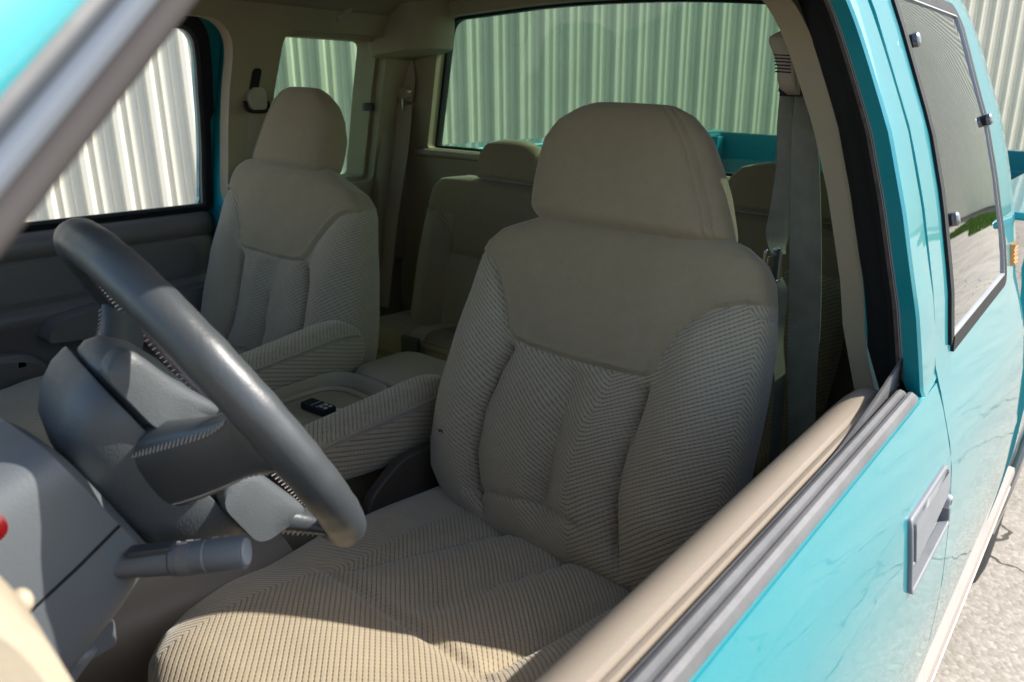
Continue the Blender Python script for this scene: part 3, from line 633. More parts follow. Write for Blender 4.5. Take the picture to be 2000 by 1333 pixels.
def make_seat(ox, oy, mirror, label, arm_label):
    s = -1.0 if mirror else 1.0
    S = empty("tmp", (0, 0, 0)); bpy.data.objects.remove(S)
    O = np.array([ox, oy, .84]); U = SU * s
    base = MB(); cx = ox + s * .03
    prof = rpoly([(-.21, -.28), (.22, -.28), (.22, .10), (-.21, .10)], .05, 5)
    base.rings([[(cx + x * k, oy + y * k, z) for x, y in prof] for z, k in ((.50, .86), (.56, .92), (.66, 1.0), (.73, 1.0))], 0)
    seat = base.build("front_seat", m_tan_in, T); LB(seat, label)
    for sx in (-.2, .2):
        pass
    pad("backrest", O, U, SV, SN, Lb, Rb, (-.02, .496), Db, m_vel, seat, n=3.6, nr=200, na=300, relief=relief_back, ends=(.05, .055), attrf=attr_back)
    # head restraint
    hs_ = .79 if mirror else 1.0
    HL = cI([(-.045, .662), (-.07, .652), (-.100, .632), (-.120, .603), (-.126, .568), (-.126, .528), (-.122, .50), (-.112, .480)])
    HR = cI([(.098, .662), (.125, .650), (.150, .625), (.170, .59), (.190, .55), (.206, .51), (.212, .492), (.20, .480)])
    def rel_h(u, v):
        r = .006 * np.exp(-((u - .04) / .12) ** 2 - ((v - .56) / .06) ** 2)
        sm = np.interp(v, [.48, .525, .564, .603, .637, .66], [.196, .180, .160, .140, .115, .09])
        for k, a in ((0, .0035), (.013, .003)): r = r - a * np.exp(-((u - (.04 + (sm - .04) * hs_) + k) / .0028) ** 2)
        return r
    def at_h(au, v, dw, u, cw): return np.zeros_like(u), np.zeros_like(u), np.ones_like(u)
    pad("headrest", O + SN * .012 + U * .012 * (1 if mirror else 0), U, SV, SN, (lambda v: .04 + (HL(v) - .04) * hs_), (lambda v: .04 + (HR(v) - .04) * hs_), (.480, .662), lambda v: float(np.interp(v, [.48, .56, .66], [.105, .10, .06])), m_vel, seat, n=3.2, nr=90, na=200, relief=rel_h, ends=(.022, .045), attrf=at_h)
    mb = MB()
    for du in (-.03, .09): a = O + U * du + SV * .44 - SN * .05; mb = MB(); mb.tube([a, a + SV * .09], .006, 12); mb.build("headrest_post", m_chrome, seat)
    # cushion
    CO = np.array([ox - s * .39 + (0 if not mirror else 0), oy, .84]); sl_ = math.atan(.11)
    CV = np.array([0, math.cos(sl_), -math.sin(sl_)]); CN = np.array([0, math.sin(sl_), math.cos(sl_)])
    yv = [-.52, -.49, -.46, -.42, -.36, -.3, -.2, -.1, 0, .15]
    CL = lambda v: float(np.interp(v, yv, [.30, .245, .218, .198, .186, .180, .165, .152, .150, .16]))
    CR = lambda v: float(np.interp(v, yv, [.58, .625, .648, .662, .672, .674, .668, .66, .655, .64]))
    def rel_c(u, v):
        r = np.zeros_like(u); tr = -.257 - .015 * (u - .27) / .28
        bk = np.clip((v - tr) / .03, 0, 1); fw = 1 - bk
        r -= .009 * np.exp(-((v - tr) / .010) ** 2) * np.exp(-(np.clip(np.abs(u - .41) - .15, 0, 1) / .02) ** 2)
        r += .012 * np.exp(-((v - tr + .10) / .09) ** 2)
        for a, b_ in ((.27, .35), (.40, .466), (.553, .582)):
            c = a + (b_ - a) * (v - tr) / .26; r -= bk * (.009 * np.exp(-((u - c) / .008) ** 2) + .007 * np.exp(-((u - c) / .03) ** 2))
        r += .018 * np.exp(-((u - .205) / .035) ** 2) * np.clip((v + .3) / .1, 0, 1) * 1.0 + .022 * np.exp(-((u - .625) / .04) ** 2) * np.clip((v + .40) / .1, 0, 1)
        r += .0012 * np.sin(u * 40 + v * 17) * np.sin(v * 27 - u * 9)
        return r
    def at_c(au, v, dw, u, cw):
        w2 = v + np.minimum(dw + .0, 0) * 0
        ra = (v + .92 * np.abs(au - .27)) / .0084; rb = (au - v) / .009
        sd = np.where(dw < -.062, 1.0, -1.0) * np.minimum(np.abs(dw + .062), .05)
        return ra, rb, sd
    pad("seat_cushion", CO, U, CV, CN, CL, CR, (-.525, .12), lambda v: float(np.interp(v, [-.52, -.45, .1], [.125, .14, .13])), m_vel, seat, n=3.6, nr=200, na=260, relief=rel_c, ends=(.075, .03), attrf=at_c)
    # inboard armrest
    ax = ox - s * .292 if not mirror else ox + .232
    if not mirror: y0, y1, zt0, zt1, zb0, zb1 = oy - .28, oy + .19, .970, .992, .900, .846
    else: y0, y1, zt0, zt1, zb0, zb1 = oy - .27, oy + .115, .985, 1.020, .925, .893
    def arm_ring(k):
        y = y0 + (y1 - y0) * k; zt = zt0 + (zt1 - zt0) * min(1, k * 1.3); zb = zb0 + (zb1 - zb0) * min(1, k * 1.1)
        return y, zt, zb
    mb = MB(); rs = []; ra_, sd_ = [], []
    K = 70
    for i in range(K + 1):
        k = .5 - .5 * math.cos(math.pi * i / K); y, zt, zb = arm_ring(k); e = math.sqrt(max(0.001, 1 - (max(0, (k - .80) / .20)) ** 2.3)) * math.sqrt(max(.001, 1 - (max(0, (.15 - k) / .15)) ** 2))
        hz = (zt - zb) / 2 * e; cz = (zt + zb) / 2; th = np.linspace(0, 2 * math.pi, 64, endpoint=False)
        cx_ = np.sign(np.cos(th)) * np.abs(np.cos(th)) ** .55; cz_ = np.sign(np.sin(th)) * np.abs(np.sin(th)) ** .62
        wdt = .036 * (.4 + .6 * e); ring = np.stack([ax + wdt * cx_, np.full(64, y), cz + hz * cz_], 1); rs.append(ring)
        top = cz_ > .55
        ra_.append(np.where(top, (y * 1.0 + .8 * (ax + wdt * cx_)) / .0085, (cz + hz * cz_ + .28 * y) / .0085)); sd_.append(np.full(64, -.01))
    mb.rings(rs, 0)
    o = mesh_obj("armrest", mb.v, mb.f, m_vel, seat, attrs={'ra': np.concatenate(ra_), 'rb': np.array([p[1] / .0065 for p in mb.v]), 'sd': np.concatenate(sd_)}, angle=70)
    LB(o, arm_label)
    # piping along the top of the armrest
    P = []
    for i in range(40):
        k = .08 + .86 * i / 39; y, zt, zb = arm_ring(k); e = math.sqrt(max(0.001, 1 - (max(0, (k - .80) / .20)) ** 2.3)); hz = (zt - zb) / 2 * e; P.append((ax + .0345 * (.4 + .6 * e), y, (zt + zb) / 2 + hz * .62))
    mb = MB(); mb.tube(P, .0028, 8); mesh_obj("seam_piping", mb.v, mb.f, m_vel, o, attrs={'ra': [p[1] / .004 for p in mb.v], 'rb': [0] * len(mb.v), 'sd': [-.01] * len(mb.v)})
    # recliner cover at the hinge
    mb = MB(); x0 = ox - s * .215
    pr = rpoly([(oy - .10, .70), (oy + .12, .70), (oy + .12, .90), (oy - .02, .91), (oy - .10, .86)], .03, 5)
    mb.rings([[(x, y, z) for y, z in pr] for x in (x0, x0 - s * .02)], 0); mb.build("hinge_cover", m_dkbrown, seat, bevel=.004)
    return seat
drv = make_seat(.39, .80, False, "driver seat, the nearest one, of tan velour and ribbed cloth", "ribbed armrest of the driver seat")
tp = np.array([.39, .80, .84]) + SU * -.178 + SV * .118 + SN * .016
mb = MB(); mb.tube([tp, tp + SU * .004 + SV * -.003 + SN * .001, tp + SU * .006 + SV * .001 + SN * .001, tp + SU * .010 + SV * -.003], .0009, 6); mb.build("pulled_thread", m_gap, drv)
psg = make_seat(-.44, .90, True, "front passenger seat behind the steering wheel", "ribbed armrest of the passenger seat")
# --- rear bench
mb = MB(); mb.box(-.66, .66, 1.335, 1.66, .52, .775); rs_ = mb.build("rear_seat", m_tan_in, T, bevel=.01); LB(rs_, "rear bench seat under the back window")
t2 = R(13); RV = np.array([0, math.sin(t2), math.cos(t2)]); RN = np.array([0, -math.cos(t2), math.sin(t2)])
for (cx, wd) in ((-.225, .545), (.335, .56)):
    hw = wd / 2
    L_ = cI([(-hw + .10, .452), (-hw + .03, .438), (-hw + .008, .41), (-hw, .36), (-hw - .01, .2), (-hw, .0)]); R_ = cI([(hw - .10, .452), (hw - .03, .438), (hw - .008, .41), (hw, .36), (hw + .01, .2), (hw, .0)])
    arch = [(-hw + .035, -.1), (-hw + .035, .25), (-hw + .055, .31), (-hw + .09, .34), (-hw + .12, .30), (-hw + .135, .22), (-hw + .14, -.1)]
    def rel_r(u, v, hw=hw):
        sgn = np.abs(u); a = np.interp(v, [0, .2, .28, .32, .345, .36], [.135, .135, .13, .11, .08, .0]); d = sgn - (hw - a)
        r = -.010 * np.exp(-(d / .008) ** 2) * (v < .36) + .018 * np.exp(-((sgn - hw + .07) / .045) ** 2) * np.clip((.36 - v) / .06, 0, 1)
        r -= .006 * np.exp(-((v - .25) / .005) ** 2) * (sgn < hw - .13); return r
    def at_r(au, v, dw, u, cw, hw=hw):
        a = np.abs(u); return (v - .66 * a) / .0085, au / .007, np.where((v > .25) & (a < hw - .13) | (v > .345), .01, -.01)
    pad("backrest", (cx, 1.405, .82), SU, RV, RN, L_, R_, (0, .455), lambda v: .11, m_vel2, rs_, n=4, nr=80, na=120, relief=rel_r, ends=(.03, .04), attrf=at_r)
for hx, w_ in ((-.205, .105), (.47, .115)):
    L_ = cI([(-w_ * .45, .08), (-w_ * .8, .068), (-w_ * .97, .045), (-w_, .0), (-w_, -.02)]); R_ = cI([(w_ * .45, .08), (w_ * .8, .068), (w_ * .97, .045), (w_, .0), (w_, -.02)])
    pad("headrest", (hx, 1.475, 1.282), SU, RV, RN, L_, R_, (-.02, .082), lambda v: .085, m_vel2, rs_, n=3, nr=50, na=90, ends=(.012, .035), relief=lambda u, v, w_=w_: -.003 * np.exp(-((np.abs(u) - w_ * .86) / .004) ** 2))
hwc = .28
for cx in (-.305, .29):
    def at_rc(au, v, dw, u, cw): return (v + .8 * np.abs(u)) / .0085, (au - v) / .007, np.where(dw < -.07, .01, -.01)
    pad("seat_cushion", (cx, 1.325, .868), SU, (0, 1, -.05), (0, .05, 1), lambda v: -hwc - .02, lambda v: hwc + .02, (0, .30), lambda v: .10, m_vel2, rs_, n=4.5, nr=70, na=110, ends=(.035, .02), attrf=at_rc, relief=lambda u, v: -.008 * np.exp(-((v - .14) / .006) ** 2) - .006 * np.exp(-((np.abs(u) - .17) / .007) ** 2) * (v > .14))
# lap belt with a dark latch lying over the front edge of the rear cushion
mb = MB(); ribbon(mb, [(-.275, 1.47, .885), (-.30, 1.38, .893), (-.325, 1.325, .888), (-.335, 1.300, .862)], [(1, .4, 0)] * 4, .042); lb = mb.build("lap_belt", m_belt2, T)
LB(lb, "pale lap belt with dark latch over the rear seat edge")
mb = MB(); mb.box(-.375, -.315, 1.288, 1.302, .795, .872); mb.build("latch", m_greyd, lb, bevel=.004)
mb = MB(); mb.box(-.365, -.345, 1.286, 1.289, .80, .806); mb.build("latch_tongue", m_steel, lb)

# ---------------------------------------------------------------- shoulder belts
mb = MB(); bx = .632
wide = [(.625, 1.10, 1.497), (.633, 1.102, 1.45), (.640, 1.104, 1.405), (.656, 1.104, 1.30), (.671, 1.104, 1.19), (.680, 1.106, 1.10), (.690, 1.108, 1.02), (.700, 1.11, .90), (.705, 1.11, .70)]
ribbon(mb, wide, [(.1, .3, 0), (.5, .18, 0), (1, .1, 0), (1, .0, 0), (1, 0, 0), (1, 0, 0), (1, 0, 0), (1, .2, 0), (1, .3, 0)], [.02, .030, .037, .044, .046, .044, .040, .038, .04])
sb = mb.build("seat_belt", m_belt, T); LB(sb, "driver shoulder belt hanging beside the pillar in two straps")
mb = MB(); ribbon(mb, [(.608, 1.095, 1.492), (.611, 1.097, 1.45), (.616, 1.098, 1.39), (.6165, 1.10, 1.33), (.6175, 1.10, 1.298), (.620, 1.10, 1.275), (.624, 1.10, 1.265)], [(.5, .5, 0), (.5, .5, 0), (.55, .6, 0), (.6, .6, 0), (.6, .6, 0), (.4, 1, 0), (.3, 1, 0)], [.022, .026, .026, .030, .036, .034, .03]); mb.build("narrow_strap", m_belt, sb)
mb = MB(); ribbon(mb, [(.622, 1.10, 1.232), (.627, 1.103, 1.21), (.626, 1.106, 1.185), (.634, 1.112, 1.13), (.6445, 1.118, 1.075), (.6485, 1.12, 1.02), (.652, 1.12, .95), (.655, 1.12, .85)], [(.3, 1, 0), (.7, .7, 0), (.8, .5, 0), (.35, 1, 0), (.2, 1, 0), (.2, 1, 0), (.2, 1, 0), (.2, 1, 0)], [.03, .036, .034, .03, .03, .03, .03, .03]); mb.build("lower_strap", m_belt, sb)
mb = MB(); P = rpoly([(-.012, -.022), (.014, -.022), (.010, .024), (-.010, .024)], .005, 4)
c = np.array([.6175, 1.094, 1.249]); f1 = [c + np.array([a * .8, a * .5, b_]) for a, b_ in P]; mb.tube(f1, .0034, 8, 0, closed=True); mb.box(.606, .614, 1.090, 1.096, 1.237, 1.262); mb.box(.620, .627, 1.094, 1.100, 1.225, 1.275, 1)
mb.build("belt_buckle", [m_steel, m_greyd], sb, bevel=.0012)
# height adjuster cover (ribbed tan) with black swivel guide
mb = MB(); rs = []
for z, x0, x1, y0, y1 in ((1.485, .612, .628, 1.080, 1.10), (1.492, .604, .628, 1.070, 1.10), (1.505, .600, .626, 1.066, 1.10), (1.52, .598, .624, 1.066, 1.10), (1.535, .592, .621, 1.064, 1.10), (1.55, .584, .617, 1.062, 1.10), (1.557, .584, .614, 1.062, 1.10), (1.566, .598, .612, 1.068, 1.10)):
    rs.append(np.array([(a, b_, z) for a, b_ in rpoly([(x0, y0), (x1, y0), (x1, y1), (x0, y1)], .006, 3)]))
mb.rings(rs); 
gd = mb.build("belt_guide_cover", m_tan, sb)
mb = MB()
for k in range(6):
    z = 1.515 + .0042 * k; x0 = .5975 - .0008 * k; mb.tube([(x0, 1.08, z), (x0 + .001, 1.0645, z - .0012), (x0 + .022, 1.0645, z - .0022)], .0009, 6)
mb.build("grip_grooves", m_gap, gd)
mb = MB(); mb.tube(smooth_path([(.622, 1.075, 1.545), (.6225, 1.078, 1.53), (.618, 1.08, 1.512), (.611, 1.084, 1.498)], 5), [.005] * 10 + [.007] * 6, 10)
mb.tube(smooth_path([(.600, 1.09, 1.490), (.604, 1.084, 1.500), (.613, 1.08, 1.508), (.624, 1.084, 1.500), (.630, 1.09, 1.492), (.615, 1.088, 1.4865), (.600, 1.09, 1.490)], 6), .0038, 10)
mb.box(.600, .630, 1.086, 1.094, 1.483, 1.490)
mb.build("swivel_guide", m_black, sb, bevel=.001)
# front passenger belt
mb = MB(); ribbon(mb, [(-.672, 1.128, 1.425), (-.690, 1.125, 1.38), (-.708, 1.125, 1.32), (-.735, 1.13, 1.20), (-.755, 1.14, 1.0), (-.765, 1.14, .8)], [(.3, 1, 0)] * 6, .046); pb = mb.build("seat_belt", m_belt2, T); LB(pb, "front passenger shoulder belt on the far pillar")
mb = MB(); rs = []
for z, s_ in ((1.412, .018), (1.42, .024), (1.44, .026), (1.455, .022), (1.462, .012)):
    rs.append(np.array([(-.690 + .034 * (a > 0) * 1.0 - .0 + 0 * a, 1.118 + a, z) if False else (-.688 + b_, 1.118 + a, z) for a, b_ in rpoly([(-s_, 0), (s_, 0), (s_, .03), (-s_, .03)], .008, 3)]))
mb.rings(rs); mb.build("belt_guide_cover", m_tan, pb)
mb = MB(); mb.tube(smooth_path([(-.672, 1.088, 1.43), (-.665, 1.090, 1.412), (-.664, 1.118, 1.408), (-.665, 1.146, 1.412), (-.672, 1.148, 1.43)], 5), .005, 8); mb.build("swivel_guide", m_black, pb)
sl2 = rpoly([(1.098, 1.44), (1.122, 1.44), (1.122, 1.505), (1.098, 1.505)], .011, 6)
panel("adjuster_slot", sl2, [], -1, -.1185, .003, m_gap, pb, grid=.02)
# rear passenger belt, housing and vent
mb = MB(); ribbon(mb, [(-.642, 1.585, 1.555), (-.640, 1.588, 1.50), (-.646, 1.59, 1.46), (-.655, 1.592, 1.43)], [(1, .15, 0)] * 4, [.036, .042, .042, .036]); rb_ = mb.build("seat_belt", m_belt2, T); LB(rb_, "rear corner shoulder belt hanging from the roof housing")
mb = MB(); ribbon(mb, [(-.660, 1.59, 1.42), (-.668, 1.59, 1.36), (-.684, 1.585, 1.25), (-.708, 1.57, 1.08), (-.725, 1.56, .93), (-.735, 1.55, .82)], [(1, .3, 0)] * 6, .046); mb.build("lower_strap", m_belt2, rb_)
mb = MB(); mb.box(-.688, -.634, 1.572, 1.596, 1.438, 1.466); mb.build("belt_tongue", m_tan_in, rb_, bevel=.006)
mb = MB(); mb.box(-.634, -.622, 1.570, 1.584, 1.452, 1.460); mb.build("tongue_clip", m_steel, rb_, bevel=.002)
mb = MB(); mb.box(-.672, -.658, 1.578, 1.584, 1.405, 1.44); mb.build("steel_tongue", m_steel, rb_, bevel=.002)
mb = MB(); rs = []
for z, k in ((1.548, .75), (1.556, .95), (1.58, 1.0), (1.63, 1.0), (1.69, 1.0)):
    rs.append(np.array([(-.570 + a * k * (1 + .05 * (z - 1.55) / .1), 1.57 + b_ * k, z + (.012 * (a / .1))) for a, b_ in rpoly([(-.105, -.11), (.05, -.10), (.085, -.03), (.085, .05), (-.105, .05)], .03, 5)]))
mb.rings(rs); hb = mb.build("belt_housing", m_tan_in, T, angle=50)
mb = MB(); mb.box(-.668, -.612, 1.55, 1.60, 1.540, 1.552); mb.build("slot_lip", m_greyd, hb, bevel=.003)
mb = MB()
for k in range(15):
    z = 1.525 - k * .0085; wv = .016 * math.sin(math.pi * (k + 1) / 16) ** .5; x = -.617 - .0 * k; mb.box(x - wv, x + wv * 1.0, 1.633, 1.640, z - .0018, z + .0018)
mb.build("air_vent", m_gap, T)
mb = MB(); rs = [[(x, y, z) for x, z in rpoly([(-.80, .95), (-.735, .95), (-.690, 1.54), (-.74, 1.54)], .02, 4)] for y in (1.54, 1.665)]; mb.rings(rs); mb.build("corner_trim", m_tan_in, T, bevel=.008)
mb = MB(); mb.tube([(-.735, 1.575, 1.418), (-.715, 1.545, 1.420), (-.705, 1.52, 1.415)], [.012, .010, .006], 12); mb.box(-.722, -.708, 1.485, 1.525, 1.402, 1.424); mb.build("window_latch", m_greyd, T, bevel=.003)

# ---------------------------------------------------------------- steering wheel and column
W = np.array([.39, .346, 1.216]); WNn = np.array([.160, .847, .506]); WNn /= np.linalg.norm(WNn); WU = np.cross(WNn, (0, 0, 1.)); WU /= np.linalg.norm(WU); WV = np.cross(WU, WNn)
wp = lambda a, b_, c: W + WU * a + WV * b_ + WNn * c
RW = .172
# hub shell (seen from its dash side)
def lrings(spec, mb, m=0, n=56, pw=.62, cap=True):
    th = np.linspace(0, 2 * math.pi, n, endpoint=False); cs = np.sign(np.cos(th)) * np.abs(np.cos(th)) ** pw; sn = np.sign(np.sin(th)) * np.abs(np.sin(th)) ** pw
    mb.rings([np.array([wp(ru * c_, cv + rv * s_, w_) for c_, s_ in zip(cs, sn)]) for w_, ru, rv, cv in spec], m, cap)
mb = MB(); lrings([(-.127, .040, .045, -.012), (-.124, .052, .062, -.010), (-.114, .063, .082, -.006), (-.098, .071, .094, -.002), (-.080, .076, .101, .0), (-.066, .0775, .1035, 0), (-.0640, .0770, .103, 0), (-.0635, .0755, .101, 0), (-.0645, .06, .08, 0)], mb, pw=.5)
sw = mb.build("steering_wheel", m_hub, T, angle=50); LB(sw, "grey leather wrapped four spoke steering wheel")
mb = MB(); th = np.linspace(0, 2 * math.pi, 160, endpoint=False)
P = [wp(RW * math.cos(a), RW * math.sin(a), 0) for a in th]
rr = [.0178 + .0002 * math.sin(a * 23) + .0002 * math.sin(a * 41 + 1) for a in th]
mb.tube(P, rr, 28, closed=True, up=tuple(WNn))
# stitched inner seam of the rim with thread
P = [wp((RW - .0150) * math.cos(a), (RW - .0150) * math.sin(a), -.003) for a in th]; mb.tube(P, .0072, 12, m=1, closed=True, up=tuple(WNn))
for k in range(150):
    a = 2 * math.pi * k / 150; r0 = RW - .0218
    p = wp(r0 * math.cos(a), r0 * math.sin(a), -.0085); q = wp((r0 + .001) * math.cos(a + .012), (r0 + .001) * math.sin(a + .012), -.0005); mb.tube([p, q], .0009, 5, m=2)
mb.build("rim", [m_leather, m_seam, m_thread], sw)
# airbag cover toward the driver, with raised pads between the spokes
mb = MB(); lrings([(-.064, .066, .094, 0), (-.0585, .072, .101, 0), (-.050, .074, .103, 0), (-.038, .070, .099, .0), (-.026, .056, .084, .0), (-.018, .036, .058, 0), (-.014, .012, .02, 0)], mb, pw=.7); mb.build("airbag_cover", m_hub, sw, angle=50)
def padplate(name, pts, u0, th_, bend):
    """cheek of the cover on the hub's near side; pts in (b, w)"""
    P = rpoly(pts, .016, 6); c = P.mean(0); V = []; F = []
    rr_ = [1.0, .985, .94, .6, .2]; dd = [-.012, -.001, .0025, .004 , .0045]
    n = len(P)
    for k, d in zip(rr_, dd):
        for b_, w_ in P: bb, ww = c[0] + (b_ - c[0]) * k, c[1] + (w_ - c[1]) * k; V.append(wp(u0 + d + bend * (ww + .03) , bb, ww))
    for i in range(len(rr_) - 1):
        for j in range(n): F.append((i * n + j, i * n + (j + 1) % n, (i + 1) * n + (j + 1) % n, (i + 1) * n + j))
    F.append(tuple((len(rr_) - 1) * n + j for j in range(n)))
    mesh_obj(name, V, F, m_hub, sw, angle=60)
padplate("cover_cheek", [(.116, -.0585), (.118, -.032), (.070, -.024), (.014, -.008), (.044, -.0585)], .0735, .01, -.3)
padplate("cover_cheek", [(-.036, -.064), (-.028, -.026), (-.075, -.018), (-.124, -.010), (-.102, -.064)], .0735, .01, -.3)
# spokes, leather wrapped, from the shell to the rim
def spoke(ang, w0, w1, t0, t1, stitch_side):
    a = R(ang); d = np.array([math.cos(a), math.sin(a)]); n_ = np.array([-d[1], d[0]]); rs = []
    for k in np.linspace(0, 1, 14):
        r = .060 + (RW - .066) * k; e = (2 * k - 1)
        hw = w0 + (w1 - w0) * k + .012 * max(0, (k - .72) / .28) ** 2; tt = t0 + (t1 - t0) * k; wc = -.072 + .068 * (k ** 1.25)
        th = np.linspace(0, 2 * math.pi, 24, endpoint=False)
        rs.append(np.array([wp(r * d[0] + hw * cq * n_[0], r * d[1] + hw * cq * n_[1], wc + tt * sq) for cq, sq in zip(np.sign(np.cos(th)) * np.abs(np.cos(th)) ** .7, np.sign(np.sin(th)) * np.abs(np.sin(th)) ** .7)]))
    mb = MB(); mb.rings(rs)
    for i in range(26):
        k = .12 + .8 * i / 25; r = .060 + (RW - .066) * k; hw = (w0 + (w1 - w0) * k + .012 * max(0, (k - .72) / .28) ** 2) * .93; tt = t0 + (t1 - t0) * k; wc = -.072 + .068 * (k ** 1.25)
        for sgn in (1, -1):
            k1, k2 = .99 - .10 * (1 - k), .93 - .22 * (1 - k); p = wp(r * d[0] + sgn * hw * k1 * n_[0], r * d[1] + sgn * hw * k1 * n_[1], wc - tt * .55); q = wp((r + .002) * d[0] + sgn * hw * k2 * n_[0], (r + .002) * d[1] + sgn * hw * k2 * n_[1], wc - tt * .88); mb.tube([p, q], .0007, 5, m=1)
    mb.build("spoke", [m_leather, m_thread], sw, angle=60)
spoke(11, .041, .023, .025, .014, 1); spoke(163, .032, .026, .022, .012, 1); spoke(-66, .028, .024, .022, .012, 1); spoke(-120, .026, .020, .022, .011, 1)
# column shroud (its axis is not quite the wheel's)
W0 = np.array([.39, .333, 1.212]); N0 = np.array([0, math.cos(R(26.3)), math.sin(R(26.3))]); V0 = np.array([0, -math.sin(R(26.3)), math.cos(R(26.3))])
wp = lambda a, b_, c: W0 + np.array([a, 0, 0]) + V0 * b_ + N0 * c
WU = np.array([1., 0, 0])
mb = MB(); spec = [(-.117, .050, .058, .012), (-.123, .060, .072, .014), (-.16, .064, .082, .012), (-.22, .066, .090, .008), (-.32, .066, .092, .004), (-.42, .064, .09, 0)]
lrings(spec, mb, pw=.38); cs = mb.build("steering_column", m_grey, T, angle=40); LB(cs, "grey plastic steering column shroud")
mb = MB(); lrings([(w_, ru + .0012, .0015, .002) for w_, ru, rv, cv in spec[1:]], mb, pw=.2); mb.build("shroud_seam", m_gap, cs)
mb = MB(); lrings([(-.105, .034, .036, 0), (-.132, .036, .038, 0)], mb, pw=1); mb.build("column_collar", m_greyd, cs)
# stalk boot, lever with ring and knob end
A = np.array([.425, .200, 1.118]); B = np.array([.522, .284, 1.136]); d = (B - A) / np.linalg.norm(B - A); Ls = np.linalg.norm(B - A)
mb = MB(); mb.tube([A - d * .05, A - d * .02, A + d * .012], [.030, .030, .020], 20); mb.build("stalk_boot", m_greyd, cs)
mb = MB(); mb.tube([A - d * .01, A + d * .02, A + d * Ls * .55], [.0075, .009, .0118], 24); mb.tube([A + d * Ls * .55, A + d * Ls * .56, A + d * Ls * .76], [.0108, .0128, .0132], 28)
mb.tube([A + d * Ls * .77, A + d * Ls * .775, A + d * Ls * .985, A + d * Ls], [.0126, .0136, .0140, .0130], 28); mb.build("turn_signal_stalk", m_grey, cs, angle=30)
mb = MB(); mb.tube([A + d * Ls * .76, A + d * Ls * .77], .0128, 28); mb.tube([A + d * (Ls + .0002), A + d * (Ls + .0012)], [.0105, .0100], 28, 0); mb.tube([A + d * Ls * .60, A + d * Ls * .68], .0134, 28, 1)

side_ = np.cross(d, (0, 0, 1.)); side_ /= np.linalg.norm(side_); upn = np.cross(side_, d)
for k_, (s0, s1, an) in enumerate(((.50, .54, 2.2), (.58, .60, 2.0), (.63, .67, 2.2), (.69, .73, 1.9), (.60, .66, 1.6), (.80, .84, 2.0), (.87, .90, 2.0))):
    rd = (math.cos(an) * side_ + math.sin(an) * upn) * .0137; mb.tube([A + d * Ls * s0 + rd, A + d * Ls * s1 + rd * 1.0], .0006, 5, 0)
mb.build("stalk_ring", [m_silver, m_strip], cs, angle=30)
up_ = np.array([0, 0, 1.]); sd2 = np.cross(d, up_); sd2 /= np.linalg.norm(sd2)
mb = MB(); c = A + d * Ls * .42 + up_ * .0095; mb.add([c + d * i + sd2 * j + up_ * k for i in (-.016, .018) for j in (-.006, .006) for k in (0, .005)], [(0, 1, 3, 2), (4, 6, 7, 5), (0, 4, 5, 1), (2, 3, 7, 6), (0, 2, 6, 4), (1, 5, 7, 3)]); mb.build("slide_switch", m_greyd, cs, bevel=.001)
mb = MB(); c = wp(.0605, .074, -.181); mb.tube([c, c + WU * .005, c + WU * .009, c + WU * .0105], [.0105, .0105, .009, .005], 20); mb.build("hazard_button", m_red, cs)
mb = MB(); mb.tube([(.40, .196, 1.085), (.425, .20, 1.062)], .007, 10); mb.rings([[(.425 + t_, .200 + a, 1.056 + b_) for a, b_ in rpoly([(-.013, -.016), (.013, -.013), (.014, .012), (-.010, .017)], .005, 4)] for t_ in (-.006, .008)]); mb.build("tilt_lever", m_grey, cs, bevel=.002)
# lower shroud extension
mb = MB(); mb.rings([[(.39 + sx_ * a, y, z) for a, y, z in ((.055, .20, 1.055), (.058, .15, 1.02), (.05, .10, .98), (.04, .06, 1.0), (.05, .10, 1.08))] for sx_ in (-1, 1)]); mb.build("lower_shroud", m_grey, cs, bevel=.008)
# ---------------------------------------------------------------- dashboard
def dash_prof(x):
    k = 1 - .02 * (x / .7) ** 2
    return [(-.35, 1.20), (-.15, 1.245), (-.02, 1.262), (.03, 1.262), (.055, 1.25), (.050, 1.215), (.045, 1.12), (.03, 1.0), (-.02, .88), (-.08, .80)]
mb = MB(); xs = [-.74, -.735, -.70, -.4, 0, .2, .45, .56]; mb.rings([[(x, y - (.03 if abs(x) > .73 else 0), z) for y, z in dash_prof(x)] for x in xs], 0); ds = mb.build("dashboard", m_dash, T, bevel=.012, angle=40); LB(ds, "pale tan dashboard")
mb = MB(); rs = []
for x in (.585, .59, .60, .64, .70, .735, .742):
    e = .012 if x in (.585, .742) else (.004 if x in (.59, .735) else 0)
    rs.append([(x, y - e, z) for y, z in smooth_path([[-.05, 1.345, 0], [.03, 1.34, 0], [.062, 1.328, 0], [.0765, 1.308, 0], [.0850, 1.284, 0], [.0925, 1.248, 0], [.0985, 1.20, 0], [.1015, 1.12, 0], [.095, 1.0, 0], [.03, .95, 0], [-.05, .95, 0]], 4)[:, :2]])
mb.rings(rs); de = mb.build("end_cap", m_dash, ds, angle=40, bevel=0)
mb = MB(); mb.ball((.66, .0925, 1.268), .006, 8, 0, (1, .8, 1)); 
for k in range(3): mb.tube([(.645 + k * .018, .096, 1.235), (.645 + k * .018, .102, 1.14)], .003, 8)
mb.build("trim_knob", m_dash, ds)
